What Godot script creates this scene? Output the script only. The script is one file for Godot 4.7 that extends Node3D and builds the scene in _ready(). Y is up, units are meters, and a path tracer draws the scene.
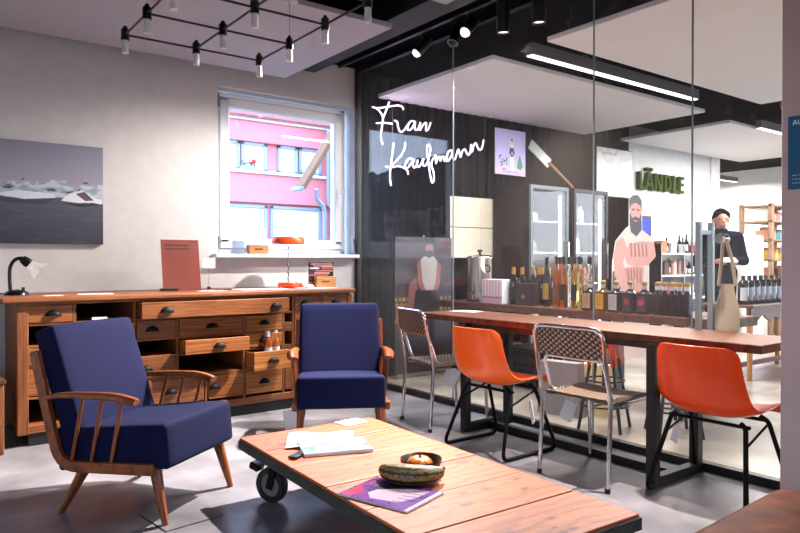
extends Node3D
# A design shop and cafe corner: armchairs and a wheeled plank table before an old drawer cabinet, a bar table along a glass partition, a delicatessen shop behind it.
# The back wall is the plane z = 0, the glass partition the plane x = 0; the camera stands at x -3.41, z 5.19.

class MB:
	var v := PackedVector3Array()
	var n := PackedVector3Array()
	var uv := PackedVector2Array()
	var ix := PackedInt32Array()
	var xf := Transform3D()
	func at(t: Transform3D) -> MB:
		xf = t
		return self
	func vert(p: Vector3, nn: Vector3, t := Vector2.ZERO) -> int:
		v.append(xf * p)
		n.append((xf.basis * nn).normalized())
		uv.append(t)
		return v.size() - 1
	func tri(a: int, b: int, c: int) -> void:
		var g := (v[b] - v[a]).cross(v[c] - v[a])
		if g.length_squared() < 1e-18:
			return
		if g.dot(n[a] + n[b] + n[c]) > 0.0:
			ix.append_array([a, c, b])
		else:
			ix.append_array([a, b, c])
	func quad(a: int, b: int, c: int, d: int) -> void:
		tri(a, b, c)
		tri(a, c, d)
	func fquad(a: Vector3, b: Vector3, c: Vector3, d: Vector3, out: Vector3) -> void:
		var nn := (b - a).cross(c - a).normalized()
		if nn.dot(out) < 0.0:
			nn = -nn
		quad(vert(a, nn, Vector2(0, 1)), vert(b, nn, Vector2(1, 1)), vert(c, nn, Vector2(1, 0)), vert(d, nn, Vector2(0, 0)))
	# a box whose edges are rounded off by bev; uv on the front and top faces run 0..1
	func box(c: Vector3, s: Vector3, bev := 0.003) -> MB:
		var h := s * 0.5
		var b := minf(bev, minf(h.x, minf(h.y, h.z)) * 0.9)
		var id := {}
		for sx: int in [-1, 1]:
			for sy: int in [-1, 1]:
				for sz: int in [-1, 1]:
					var sg := Vector3(sx, sy, sz)
					for k in 3:
						var p := Vector3.ZERO
						var nn := Vector3.ZERO
						nn[k] = sg[k]
						for j in 3:
							p[j] = sg[j] * (h[j] if j == k else h[j] - b)
						var t := Vector2(p.x / s.x + 0.5, 0.5 - p.y / s.y)
						if k == 1:
							t = Vector2(p.x / s.x + 0.5, p.z / s.z + 0.5)
						elif k == 0:
							t = Vector2(0.5 - sx * p.z / s.z, 0.5 - p.y / s.y)
						if sz < 0 and k == 2:
							t.x = 1.0 - t.x
						id[[sx, sy, sz, k]] = vert(c + p, nn, t)
		for k in 3:
			var i := (k + 1) % 3
			var j := (k + 2) % 3
			for s1: int in [-1, 1]:
				var q := []
				for ab in [[-1, -1], [1, -1], [1, 1], [-1, 1]]:
					var sg := [0, 0, 0]
					sg[k] = s1
					sg[i] = ab[0]
					sg[j] = ab[1]
					q.append(id[[sg[0], sg[1], sg[2], k]])
				quad(q[0], q[1], q[2], q[3])
			if bev > 0.0:
				for si: int in [-1, 1]:
					for sj: int in [-1, 1]:
						var lo := [0, 0, 0]
						var hi := [0, 0, 0]
						lo[k] = -1
						hi[k] = 1
						lo[i] = si
						hi[i] = si
						lo[j] = sj
						hi[j] = sj
						quad(id[[lo[0], lo[1], lo[2], i]], id[[hi[0], hi[1], hi[2], i]], id[[hi[0], hi[1], hi[2], j]], id[[lo[0], lo[1], lo[2], j]])
		if bev > 0.0:
			for sx: int in [-1, 1]:
				for sy: int in [-1, 1]:
					for sz: int in [-1, 1]:
						tri(id[[sx, sy, sz, 0]], id[[sx, sy, sz, 1]], id[[sx, sy, sz, 2]])
		return self
	# box between two corners
	func bb(a: Vector3, b: Vector3, bev := 0.003) -> MB:
		return box((a + b) * 0.5, (b - a).abs(), bev)
	# straight bar of rectangular section between two points
	func bar(a: Vector3, b: Vector3, w: float, h: float, bev := 0.003, up := Vector3.UP) -> MB:
		var d := b - a
		var keep := xf
		var y := d.normalized()
		var u := up if absf(y.dot(up)) < 0.98 else Vector3.RIGHT
		var x := y.cross(u).normalized()
		xf = keep * Transform3D(Basis(x, y, x.cross(y)), (a + b) * 0.5)
		box(Vector3.ZERO, Vector3(w, d.length(), h), bev)
		xf = keep
		return self
	func cyl(a: Vector3, b: Vector3, r0: float, r1: float, seg := 12) -> MB:
		var d := b - a
		var y := d.normalized()
		var u := Vector3.UP if absf(y.y) < 0.98 else Vector3.RIGHT
		var x := y.cross(u).normalized()
		var keep := xf
		xf = keep * Transform3D(Basis(x, y, x.cross(y)), a)
		lathe([Vector2(0, 0), Vector2(r0, 0), Vector2(r1, d.length()), Vector2(0, d.length())], seg)
		xf = keep
		return self
	# turns a profile of (radius, height) round the y axis; from a0 to a1
	func lathe(prof: Array, seg := 20, a0 := 0.0, a1 := TAU) -> MB:
		var cnt := prof.size()
		var dir := []
		for i in cnt - 1:
			var d: Vector2 = prof[i + 1] - prof[i]
			dir.append(Vector2(d.y, -d.x).normalized())
		var h0: float = prof[0].y
		var hh: float = maxf(absf(prof[cnt - 1].y - h0), 1e-5)
		for i in cnt - 1:
			var na: Vector2 = dir[i]
			var nb: Vector2 = dir[i]
			if i > 0 and dir[i - 1].dot(dir[i]) > 0.6:
				na = (dir[i - 1] + dir[i]).normalized()
			if i < cnt - 2 and dir[i + 1].dot(dir[i]) > 0.6:
				nb = (dir[i + 1] + dir[i]).normalized()
			var prev := []
			for k in seg + 1:
				var an := a0 + (a1 - a0) * k / seg
				var e := Vector3(cos(an), 0, sin(an))
				var pa: Vector2 = prof[i]
				var pb: Vector2 = prof[i + 1]
				var cur := [vert(e * pa.x + Vector3.UP * pa.y, e * na.x + Vector3.UP * na.y, Vector2(float(k) / seg, 1.0 - (pa.y - h0) / hh)), vert(e * pb.x + Vector3.UP * pb.y, e * nb.x + Vector3.UP * nb.y, Vector2(float(k) / seg, 1.0 - (pb.y - h0) / hh))]
				if k > 0:
					quad(prev[0], prev[1], cur[1], cur[0])
				prev = cur
		return self
	# round tube along a path; r may be one number or a list
	func tube(pts: Array, r, seg := 8, closed := false, flat := 1.0) -> MB:
		var c := pts.size()
		var rings := []
		var side := Vector3.ZERO
		for i in c:
			var p: Vector3 = pts[i]
			var t: Vector3
			if closed:
				t = (pts[(i + 1) % c] - pts[(i - 1 + c) % c]).normalized()
			else:
				t = (pts[mini(i + 1, c - 1)] - pts[maxi(i - 1, 0)]).normalized()
			if i == 0:
				side = t.cross(Vector3.UP if absf(t.y) < 0.9 else Vector3.RIGHT).normalized()
			else:
				side = (side - t * side.dot(t)).normalized()
			var up := side.cross(t)
			var rr: float = r[i] if r is Array else r
			var ring := []
			for k in seg + 1:
				var an := TAU * k / seg
				var e := side * cos(an) + up * sin(an) * flat
				ring.append(vert(p + e * rr, e, Vector2(float(k) / seg, float(i) / c)))
			rings.append(ring)
		for i in (c if closed else c - 1):
			for k in seg:
				var a: Array = rings[i]
				var b: Array = rings[(i + 1) % c]
				quad(a[k], a[k + 1], b[k + 1], b[k])
		if not closed:
			for e in [[0, 1], [c - 1, c - 2]]:
				var p: Vector3 = pts[e[0]]
				var nn: Vector3 = (p - pts[e[1]]).normalized()
				var m := vert(p, nn)
				for k in seg:
					var a0 := v[rings[e[0]][k]]
					var a1 := v[rings[e[0]][k + 1]]
					var q := xf.affine_inverse()
					tri(m, vert(q * a0, nn), vert(q * a1, nn))
		return self
	# a flat outline in x, y given thickness from z0 to z1; uv 0..1 over the outline's bounds
	func prism(poly: PackedVector2Array, z0: float, z1: float) -> MB:
		var lo := poly[0]
		var hi := poly[0]
		for p in poly:
			lo = lo.min(p)
			hi = hi.max(p)
		var sz := (hi - lo).max(Vector2(1e-6, 1e-6))
		var tr := Geometry2D.triangulate_polygon(poly)
		for e in [[z1, Vector3.BACK], [z0, Vector3.FORWARD]]:
			var base := v.size()
			for p in poly:
				vert(Vector3(p.x, p.y, e[0]), e[1], Vector2((p.x - lo.x) / sz.x, 1.0 - (p.y - lo.y) / sz.y))
			for i in range(0, tr.size(), 3):
				tri(base + tr[i], base + tr[i + 1], base + tr[i + 2])
		var ccw := not Geometry2D.is_polygon_clockwise(poly)
		for i in poly.size():
			var a := poly[i]
			var b := poly[(i + 1) % poly.size()]
			var o := Vector3(b.y - a.y, a.x - b.x, 0)
			if not ccw:
				o = -o
			fquad(Vector3(a.x, a.y, z0), Vector3(b.x, b.y, z0), Vector3(b.x, b.y, z1), Vector3(a.x, a.y, z1), o)
		return self
	# a sheet from a function of u, v in 0..1; with thickness it gets a second side and a rim
	func sheet(nu: int, nv: int, f: Callable, thick := 0.0, flip := false) -> MB:
		var ps := []
		for j in nv + 1:
			for i in nu + 1:
				ps.append(f.call(float(i) / nu, float(j) / nv))
		var ns := []
		for j in nv + 1:
			for i in nu + 1:
				var du: Vector3 = ps[j * (nu + 1) + mini(i + 1, nu)] - ps[j * (nu + 1) + maxi(i - 1, 0)]
				var dv: Vector3 = ps[mini(j + 1, nv) * (nu + 1) + i] - ps[maxi(j - 1, 0) * (nu + 1) + i]
				var nn := du.cross(dv).normalized()
				ns.append(-nn if flip else nn)
		for s in (2 if thick > 0.0 else 1):
			var base := v.size()
			for j in nv + 1:
				for i in nu + 1:
					var q := j * (nu + 1) + i
					vert(ps[q] - ns[q] * thick * s, ns[q] * (1 - 2 * s), Vector2(float(i) / nu, float(j) / nv))
			for j in nv:
				for i in nu:
					var a := base + j * (nu + 1) + i
					quad(a, a + 1, a + nu + 2, a + nu + 1)
		if thick > 0.0:
			var rim := []
			for i in nu: rim.append(i)
			for j in nv: rim.append(j * (nu + 1) + nu)
			for i in nu: rim.append(nv * (nu + 1) + nu - i)
			for j in nv: rim.append((nv - j) * (nu + 1))
			var mid := Vector3.ZERO
			for p in ps: mid += p / ps.size()
			for k in rim.size():
				var a: int = rim[k]
				var b: int = rim[(k + 1) % rim.size()]
				fquad(ps[a], ps[b], ps[b] - ns[b] * thick, ps[a] - ns[a] * thick, (ps[a] + ps[b]) * 0.5 - mid)
		return self
	# a cushion: box with strongly rounded edges, slightly swollen
	func cushion(s: Vector3, r: float, swell := 0.02, res := 10) -> MB:
		var h := s * 0.5
		for k in 3:
			var i := (k + 1) % 3
			var j := (k + 2) % 3
			for s1: int in [-1, 1]:
				var base := v.size()
				for b in res + 1:
					for a in res + 1:
						var g := Vector3.ZERO
						g[k] = s1 * h[k]
						g[i] = _cs(float(a) / res, h[i], r)
						g[j] = _cs(float(b) / res, h[j], r)
						var core := Vector3(clampf(g.x, -h.x + r, h.x - r), clampf(g.y, -h.y + r, h.y - r), clampf(g.z, -h.z + r, h.z - r))
						var nn := (g - core).normalized()
						var p := core + nn * r
						p[k] += s1 * swell * (1.0 - pow(g[i] / h[i], 2.0)) * (1.0 - pow(g[j] / h[j], 2.0))
						vert(p, nn, Vector2(float(a) / res, float(b) / res))
				for b in res:
					for a in res:
						var q := base + b * (res + 1) + a
						quad(q, q + 1, q + res + 2, q + res + 1)
		return self
	func _cs(t: float, h: float, r: float) -> float:
		if t < 0.3: return -h + r * t / 0.3
		if t > 0.7: return h - r * (1.0 - t) / 0.3
		return lerpf(-h + r, h - r, (t - 0.3) / 0.4)
	func mesh(m: Material) -> ArrayMesh:
		var a := []
		a.resize(Mesh.ARRAY_MAX)
		a[Mesh.ARRAY_VERTEX] = v
		a[Mesh.ARRAY_NORMAL] = n
		a[Mesh.ARRAY_TEX_UV] = uv
		a[Mesh.ARRAY_INDEX] = ix
		var am := ArrayMesh.new()
		am.add_surface_from_arrays(Mesh.PRIMITIVE_TRIANGLES, a)
		am.surface_set_material(0, m)
		return am

var M := {}
var T := {}
var used := {}
var rng := RandomNumberGenerator.new()

func numbered(called: String) -> String:
	used[called] = used.get(called, -1) + 1
	return called if used[called] == 0 else "%s_%03d" % [called, used[called]]
func thing(called: String, label: String, cat: String, pos := Vector3.ZERO, turn := 0.0, group := "") -> Node3D:
	var o := Node3D.new()
	o.name = numbered(called)
	add_child(o)
	o.position = pos
	o.rotation.y = turn
	o.set_meta("label", label)
	o.set_meta("category", cat)
	if group != "": o.set_meta("group", group)
	return o
func part(parent: Node3D, called: String, mb: MB, m: Material, label := "") -> MeshInstance3D:
	return piece(parent, called, mb.mesh(m), label)
func piece(parent: Node3D, called: String, me: Mesh, label := "") -> MeshInstance3D:
	var o := MeshInstance3D.new()
	o.name = called
	o.mesh = me
	parent.add_child(o, true)
	if label != "": o.set_meta("label", label)
	return o
# a thing that is one mesh
func solo(called: String, label: String, cat: String, mb: MB, m: Material, pos := Vector3.ZERO, turn := 0.0, group := "") -> MeshInstance3D:
	var o := MeshInstance3D.new()
	o.name = numbered(called)
	o.mesh = mb.mesh(m)
	add_child(o)
	o.position = pos
	o.rotation.y = turn
	o.set_meta("label", label)
	o.set_meta("category", cat)
	if group != "": o.set_meta("group", group)
	return o
func copy_of(o: Node3D, label: String, pos: Vector3, turn := 0.0) -> Node3D:
	var c := o.duplicate()
	c.name = numbered(String(o.name).rstrip("0123456789").trim_suffix("_"))
	add_child(c)
	c.position = pos
	c.rotation.y = turn
	if label != "": c.set_meta("label", label)
	return c
func struct(called: String, label: String, mb: MB, m: Material) -> MeshInstance3D:
	var o := MeshInstance3D.new()
	o.name = numbered(called)
	o.mesh = mb.mesh(m)
	add_child(o)
	o.set_meta("kind", "structure")
	o.set_meta("label", label)
	return o
func lettering(parent: Node3D, called: String, txt: String, m: Material, height: float, width: float, depth: float, pos: Vector3, basis := Basis(), bold := true) -> MeshInstance3D:
	var t := TextMesh.new()
	var f := SystemFont.new()
	f.font_names = PackedStringArray(["Droid Sans"])
	f.font_weight = 700 if bold else 400
	t.font = f
	t.text = txt
	t.font_size = 64
	t.pixel_size = 0.01
	t.depth = 0.1
	t.material = m
	var o := piece(parent, called, t)
	var ab := t.get_aabb()
	var sx := width / maxf(ab.size.x, 0.001)
	var sy := height / maxf(ab.size.y, 0.001)
	o.transform = Transform3D(basis * Basis.from_scale(Vector3(sx, sy, depth / 0.1)), pos - basis * Vector3(ab.get_center().x * sx, ab.get_center().y * sy, 0))
	return o

# ---- materials -------------------------------------------------------------------------------------
func mat(c: Color, rough := 0.6, metal := 0.0) -> StandardMaterial3D:
	var m := StandardMaterial3D.new()
	m.albedo_color = c
	m.roughness = rough
	m.metallic = metal
	return m
func tri_tex(m: StandardMaterial3D, tex: Texture2D, scale: Vector3, bump := 0.0, world := false) -> StandardMaterial3D:
	m.albedo_texture = tex
	m.uv1_triplanar = true
	m.uv1_world_triplanar = world
	m.uv1_scale = scale
	if bump > 0.0:
		m.heightmap_enabled = true
		m.heightmap_texture = tex
		m.heightmap_scale = bump
	return m
func wood(c: Color, axis := "x", rough := 0.5, freq := 1.0, bump := 0.04) -> StandardMaterial3D:
	var m := mat(c, rough)
	var lo := 0.75 * freq
	var hi := 3.2 * freq
	var s := Vector3(lo, hi, hi)
	if axis == "y": s = Vector3(hi, lo, hi)
	if axis == "z": s = Vector3(hi, hi, lo)
	return tri_tex(m, T.grain_u if axis == "x" else T.grain_v, s, bump)
func speckled(c: Color, rough: float, scale: float, bump := 0.0, tex := "mottle", world := false) -> StandardMaterial3D:
	return tri_tex(mat(c, rough), T[tex], Vector3.ONE * scale, bump, world)
func printed(img: Image, rough := 0.45) -> StandardMaterial3D:
	var m := mat(Color.WHITE, rough)
	m.albedo_texture = ImageTexture.create_from_image(img)
	m.texture_repeat = false
	return m
func glow(c: Color, e: float) -> StandardMaterial3D:
	var m := mat(Color(0.9, 0.9, 0.9), 0.5)
	m.emission_enabled = true
	m.emission = c
	m.emission_energy_multiplier = e
	return m
func glass(c := Color(1, 1, 1, 0.05), rough := 0.0) -> StandardMaterial3D:
	var m := mat(c, rough)
	m.transparency = BaseMaterial3D.TRANSPARENCY_ALPHA
	return m
func solid_glass(c: Color) -> StandardMaterial3D:
	var m := mat(c, 0.02)
	m.refraction_enabled = true
	m.refraction_scale = 0.05
	return m
func noise(s: int, f: float, oct := 4) -> FastNoiseLite:
	var q := FastNoiseLite.new()
	q.seed = s
	q.frequency = f
	q.fractal_octaves = oct
	q.noise_type = FastNoiseLite.TYPE_SIMPLEX_SMOOTH
	return q

func make_textures() -> void:
	var S := 384
	var a := noise(3, 0.02, 4)
	var b := noise(8, 0.05, 3)
	var u := Image.create(S, S, false, Image.FORMAT_RGB8)
	var w := Image.create(S, S, false, Image.FORMAT_RGB8)
	for y in S:
		for x in S:
			var warp := a.get_noise_2d(x * 0.25, y * 0.6) * 26.0
			var g := 0.5 + 0.5 * sin((y + warp) * 0.21)
			var fine := b.get_noise_2d(x * 0.18, y * 5.0)
			var tone := a.get_noise_2d(x * 0.3 + 500, y * 0.8)
			var k := clampf(0.86 - 0.16 * g * g + 0.13 * fine + 0.16 * tone, 0.3, 1.0)
			var c := Color(k, pow(k, 1.25), pow(k, 1.5))
			u.set_pixel(x, y, c)
			w.set_pixel(y, x, c)
	u.generate_mipmaps()
	w.generate_mipmaps()
	T.grain_u = ImageTexture.create_from_image(u)
	T.grain_v = ImageTexture.create_from_image(w)
	# soft mottling for plaster, concrete and leather
	T.mottle = noise_tex(11, 0.012, 5, 0.80, 0.2)
	T.faint = noise_tex(12, 0.03, 4, 0.965, 0.02)
	# woven cloth: short threads crossing
	var f := Image.create(128, 128, false, Image.FORMAT_RGB8)
	rng.seed = 5
	for y in 128:
		for x in 128:
			var over := int(x / 2 + y / 2) % 2
			var k := 0.80 + 0.16 * over + rng.randf_range(-0.12, 0.08)
			f.set_pixel(x, y, Color(k, k, k))
	T.cloth = ImageTexture.create_from_image(f)
	# fine perforation of the acoustic panels
	var h := Image.create(64, 64, false, Image.FORMAT_RGB8)
	h.fill(Color(1, 1, 1))
	for y in 8:
		for x in 8:
			h.fill_rect(Rect2i(x * 8 + 2, y * 8 + 2, 3, 3), Color(0.80, 0.80, 0.82))
	T.holes = ImageTexture.create_from_image(h)
	# plastic weave of the steel chairs: bead columns on a dark ground
	var k := Image.create(64, 64, false, Image.FORMAT_RGB8)
	k.fill(Color(0.035, 0.03, 0.04))
	for cx in 8:
		for cy in 8:
			var y0 := cy * 8 + (cx % 2) * 4
			k.fill_rect(Rect2i(cx * 8 + 1, y0 % 64, 5, 4), Color(0.74, 0.60, 0.48))
			k.fill_rect(Rect2i(cx * 8 + 6, (y0 + 5) % 64, 2, 2), Color(0.75, 0.70, 0.66))
	T.weave = ImageTexture.create_from_image(k)
	T.moss = noise_tex(21, 0.16, 3, 0.55, 0.45)
	T.gourd = noise_tex(22, 0.06, 3, 0.6, 0.5)
func noise_tex(s: int, f: float, oct: int, mid: float, amp: float) -> ImageTexture:
	var q := noise(s, f, oct)
	var im := q.get_seamless_image(256, 256, false, false, 0.2)
	im.convert(Image.FORMAT_RGB8)
	for y in 256:
		for x in 256:
			var k := clampf(mid + amp * (im.get_pixel(x, y).r - 0.5) * 2.0, 0.0, 1.0)
			im.set_pixel(x, y, Color(k, k, k))
	return ImageTexture.create_from_image(im)
func paint_poly(im: Image, pts: Array, c: Color) -> void:
	var pp := PackedVector2Array(pts)
	var lo := pp[0]
	var hi := pp[0]
	for p in pp:
		lo = lo.min(p)
		hi = hi.max(p)
	for y in range(maxi(0, int(lo.y)), mini(im.get_height(), int(hi.y) + 1)):
		for x in range(maxi(0, int(lo.x)), mini(im.get_width(), int(hi.x) + 1)):
			if Geometry2D.is_point_in_polygon(Vector2(x + 0.5, y + 0.5), pp):
				im.set_pixel(x, y, c)
func paint_oval(im: Image, cx: float, cy: float, rx: float, ry: float, c: Color) -> void:
	for y in range(maxi(0, int(cy - ry)), mini(im.get_height(), int(cy + ry) + 1)):
		for x in range(maxi(0, int(cx - rx)), mini(im.get_width(), int(cx + rx) + 1)):
			if pow((x - cx) / rx, 2) + pow((y - cy) / ry, 2) <= 1.0:
				im.set_pixel(x, y, c)
func text_lines(im: Image, x0: int, x1: int, y0: int, rows: int, step: int, thick: int, c: Color, s := 1) -> void:
	rng.seed = s
	for r in rows:
		var x := x0
		var stop := x0 + int((x1 - x0) * rng.randf_range(0.7, 1.0))
		while x < stop:
			var w := rng.randi_range(2, 7)
			im.fill_rect(Rect2i(x, y0 + r * step, mini(w, stop - x), thick), c)
			x += w + 2
func arc_pts(c: Vector3, r: float, a0: float, a1: float, nn: int, ex: Vector3, ey: Vector3) -> Array:
	var out := []
	for i in nn + 1:
		var a := lerpf(a0, a1, float(i) / nn)
		out.append(c + ex * cos(a) * r + ey * sin(a) * r)
	return out
# rounds the corners of a polyline
func rounded(pts: Array, r: float, seg := 5) -> Array:
	var out := [pts[0]]
	for i in range(1, pts.size() - 1):
		var p: Vector3 = pts[i]
		var a: Vector3 = pts[i - 1] - p
		var b: Vector3 = pts[i + 1] - p
		var rr := minf(r, minf(a.length(), b.length()) * 0.48)
		var pa := p + a.normalized() * rr
		var pb := p + b.normalized() * rr
		for k in seg + 1:
			var t := float(k) / seg
			out.append(pa.lerp(p, t).lerp(p.lerp(pb, t), t))
	out.append(pts[pts.size() - 1])
	return out
func smooth(pts: Array, per := 5) -> Array:
	var out := []
	for i in pts.size() - 1:
		var p0: Vector3 = pts[maxi(i - 1, 0)]
		var p1: Vector3 = pts[i]
		var p2: Vector3 = pts[i + 1]
		var p3: Vector3 = pts[mini(i + 2, pts.size() - 1)]
		for k in per:
			out.append(p1.cubic_interpolate(p2, p0, p3, float(k) / per))
	out.append(pts[pts.size() - 1])
	return out
func spot(parent: Node3D, pos: Vector3, to: Vector3, energy: float, angle: float, col: Color, size := 0.03) -> void:
	var l := SpotLight3D.new()
	l.name = "beam"
	parent.add_child(l, true)
	l.look_at_from_position(pos, to, Vector3.UP if absf((to - pos).normalized().y) < 0.98 else Vector3.RIGHT)
	l.light_energy = energy
	l.spot_angle = angle
	l.spot_range = 14.0
	l.spot_attenuation = 2.0
	l.spot_angle_attenuation = 0.8
	l.light_color = col
	l.light_size = size
	l.shadow_enabled = true
func area(parent: Node3D, pos: Vector3, to: Vector3, size: Vector2, energy: float, col: Color, up := Vector3.RIGHT) -> void:
	var l := AreaLight3D.new()
	l.name = "glow"
	parent.add_child(l, true)
	l.look_at_from_position(pos, to, up)
	l.area_size = size
	l.light_energy = energy
	l.area_range = 14.0
	l.area_attenuation = 2.0
	l.light_color = col
	l.shadow_enabled = true

func _ready() -> void:
	# camera
	var cam := Camera3D.new()
	cam.name = "camera"
	add_child(cam)
	cam.fov = 43.171
	cam.near = 0.05
	cam.far = 200.0
	cam.position = Vector3(-3.41, 1.10, 5.19)
	cam.rotation = Vector3(deg_to_rad(-0.468), deg_to_rad(-36.968), 0)
	cam.current = true
	# overcast-bright sky; no sun reaches the room
	var we := WorldEnvironment.new()
	we.name = "world_environment"
	var env := Environment.new()
	env.tonemap_mode = Environment.TONE_MAPPER_LINEAR
	env.tonemap_exposure = 0.80
	env.background_mode = Environment.BG_SKY
	var sky := Sky.new()
	var sm := ProceduralSkyMaterial.new()
	sm.sky_top_color = Color(0.62, 0.76, 0.95)
	sm.sky_horizon_color = Color(0.93, 0.95, 1.0)
	sm.ground_horizon_color = Color(0.75, 0.75, 0.74)
	sm.ground_bottom_color = Color(0.45, 0.45, 0.45)
	sm.sky_energy_multiplier = 3.2
	sm.ground_energy_multiplier = 1.6
	sky.sky_material = sm
	env.sky = sky
	env.sdfgi_enabled = true
	env.ssao_enabled = true
	env.ssil_enabled = true
	we.environment = env
	add_child(we)
	rng.seed = 1
	make_textures()
	make_materials()
	build_shell()
	build_window()
	build_outside()
	build_partition()
	build_ceiling_things()
	build_cabinet()
	build_cabinet_things()
	build_armchairs()
	build_low_table()
	build_bar()
	build_chairs()
	build_shop_wall()
	build_counter()
	build_shop_things()
	build_person()

func make_materials() -> void:
	M.plaster = speckled(Color(0.78, 0.775, 0.77), 0.9, 0.9, 0.02, "faint", true)
	M.white = speckled(Color(0.88, 0.88, 0.87), 0.85, 0.9, 0.0, "faint", true)
	M.black_wall = mat(Color(0.035, 0.035, 0.045), 0.75)
	M.black_ceiling = mat(Color(0.045, 0.047, 0.06), 0.7)
	M.floor = speckled(Color(0.62, 0.615, 0.64), 0.27, 0.45, 0.01, "mottle", true)
	M.floor.metallic_specular = 0.5
	M.shop_floor = speckled(Color(0.72, 0.69, 0.64), 0.3, 0.5, 0.0, "mottle", true)
	M.pillar = mat(Color(0.74, 0.65, 0.63), 0.8)
	M.black = mat(Color(0.025, 0.026, 0.03), 0.45)
	M.black_gloss = mat(Color(0.02, 0.02, 0.025), 0.2)
	M.black_metal = mat(Color(0.022, 0.023, 0.027), 0.55)
	M.black_metal.metallic_specular = 0.3
	M.steel = mat(Color(0.72, 0.72, 0.73), 0.22, 1.0)
	M.chrome = mat(Color(0.82, 0.80, 0.80), 0.12, 1.0)
	M.pvc = mat(Color(0.86, 0.88, 0.90), 0.35)
	M.glass = glass(Color(1, 1, 1, 0.02))
	M.glass.metallic_specular = 0.31
	M.panel_holes = tri_tex(mat(Color(0.66, 0.65, 0.69), 0.85), T.holes, Vector3.ONE * 14.0)
	M.panel = mat(Color(0.86, 0.855, 0.86), 0.7)
	M.paper = mat(Color(0.78, 0.775, 0.76), 0.7)
	M.tag = mat(Color(0.92, 0.91, 0.91), 0.7)
	M.navy = speckled(Color(0.07, 0.09, 0.25), 0.85, 7.0, 0.05, "cloth")
	M.navy.rim_enabled = true
	M.navy.rim = 0.15
	M.navy.rim_tint = 0.6
	M.orange_plastic = mat(Color(1.0, 0.385, 0.0), 0.28)
	M.orange_plastic.clearcoat_enabled = true
	M.orange_plastic.clearcoat = 0.3
	M.red_plastic = mat(Color(0.93, 0.27, 0.01), 0.30)
	M.orange_lacquer = mat(Color(0.93, 0.27, 0.06), 0.3)
	M.cab_x = wood(Color(0.59, 0.36, 0.19), "x", 0.5)
	M.cab_y = wood(Color(0.59, 0.36, 0.19), "y", 0.5)
	M.drawer_a = wood(Color(0.66, 0.41, 0.21), "x", 0.45)
	M.drawer_b = wood(Color(0.57, 0.35, 0.175), "x", 0.45, 1.3)
	M.drawer_c = wood(Color(0.72, 0.47, 0.245), "x", 0.45, 0.8)
	M.cab_in = wood(Color(0.59, 0.36, 0.19), "x", 0.7)
	M.chair_wood_z = wood(Color(0.62, 0.34, 0.15), "z", 0.35)
	M.chair_wood_y = wood(Color(0.62, 0.34, 0.15), "y", 0.35)
	M.walnut = wood(Color(0.43, 0.265, 0.17), "z", 0.5)
	M.walnut.metallic_specular = 0.35
	M.counter_wood = wood(Color(0.42, 0.24, 0.14), "z", 0.5)
	M.light_wood = wood(Color(0.80, 0.58, 0.36), "x", 0.5, 2.0)
	M.light_wood_y = wood(Color(0.80, 0.58, 0.36), "y", 0.5)
	M.rack_wood = wood(Color(0.66, 0.55, 0.45), "y", 0.6)
	M.brown_wood = wood(Color(0.40, 0.24, 0.15), "x", 0.5)
	M.green_edge = speckled(Color(0.16, 0.20, 0.15), 0.6, 3.0, 0.1)
	M.rubber = mat(Color(0.035, 0.035, 0.04), 0.55)
	M.grey_plastic = mat(Color(0.45, 0.45, 0.43), 0.5)
	M.leather = speckled(Color(0.76, 0.36, 0.17), 0.58, 2.2, 0.06)
	M.leather.metallic_specular = 0.3
	M.weave = mat(Color.WHITE, 0.45)
	M.weave.albedo_texture = T.weave
	M.weave.uv1_scale = Vector3(1.9, 1.9, 1)
	M.weave.heightmap_enabled = true
	M.weave.heightmap_texture = T.weave
	M.weave.heightmap_scale = 0.1
	M.weave_back = M.weave.duplicate()
	M.weave_back.uv1_scale = Vector3(2.5, 0.62, 1)
	M.gold = mat(Color(0.72, 0.55, 0.22), 0.35, 0.7)
	M.dark_glass = mat(Color(0.018, 0.022, 0.022), 0.06)
	M.red_glass = mat(Color(0.10, 0.015, 0.025), 0.08)
	M.amber_glass = solid_glass(Color(0.80, 0.42, 0.08, 0.12))
	M.clear_glass = solid_glass(Color(0.95, 0.97, 0.95, 0.0))
	M.cream = mat(Color(0.80, 0.72, 0.58), 0.7)
	M.bag_cloth = speckled(Color(0.78, 0.71, 0.59), 0.9, 8.0, 0.05, "cloth")
	M.moss = speckled(Color(0.42, 0.56, 0.12), 0.95, 5.0, 0.5, "moss")
	M.skin = mat(Color(0.72, 0.50, 0.42), 0.6)
	M.jacket = speckled(Color(0.07, 0.10, 0.15), 0.8, 6.0, 0.04, "cloth")
	M.hair = mat(Color(0.035, 0.027, 0.025), 0.6)
	M.blue_sign = mat(Color(0.03, 0.33, 0.47), 0.45)
	M.sign_white = mat(Color(0.80, 0.86, 0.88), 0.6)
	M.curtain = speckled(Color(0.016, 0.017, 0.026), 1.0, 6.0, 0.03, "cloth")
	M.neon = glow(Color(0.96, 0.88, 1.0), 2.4)
	for k in ["curtain", "black_wall", "black_ceiling", "jacket", "hair"]:
		M[k].metallic_specular = 0.04
	for k in ["navy", "cab_in", "plaster", "white"]:
		M[k].metallic_specular = 0.25

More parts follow.
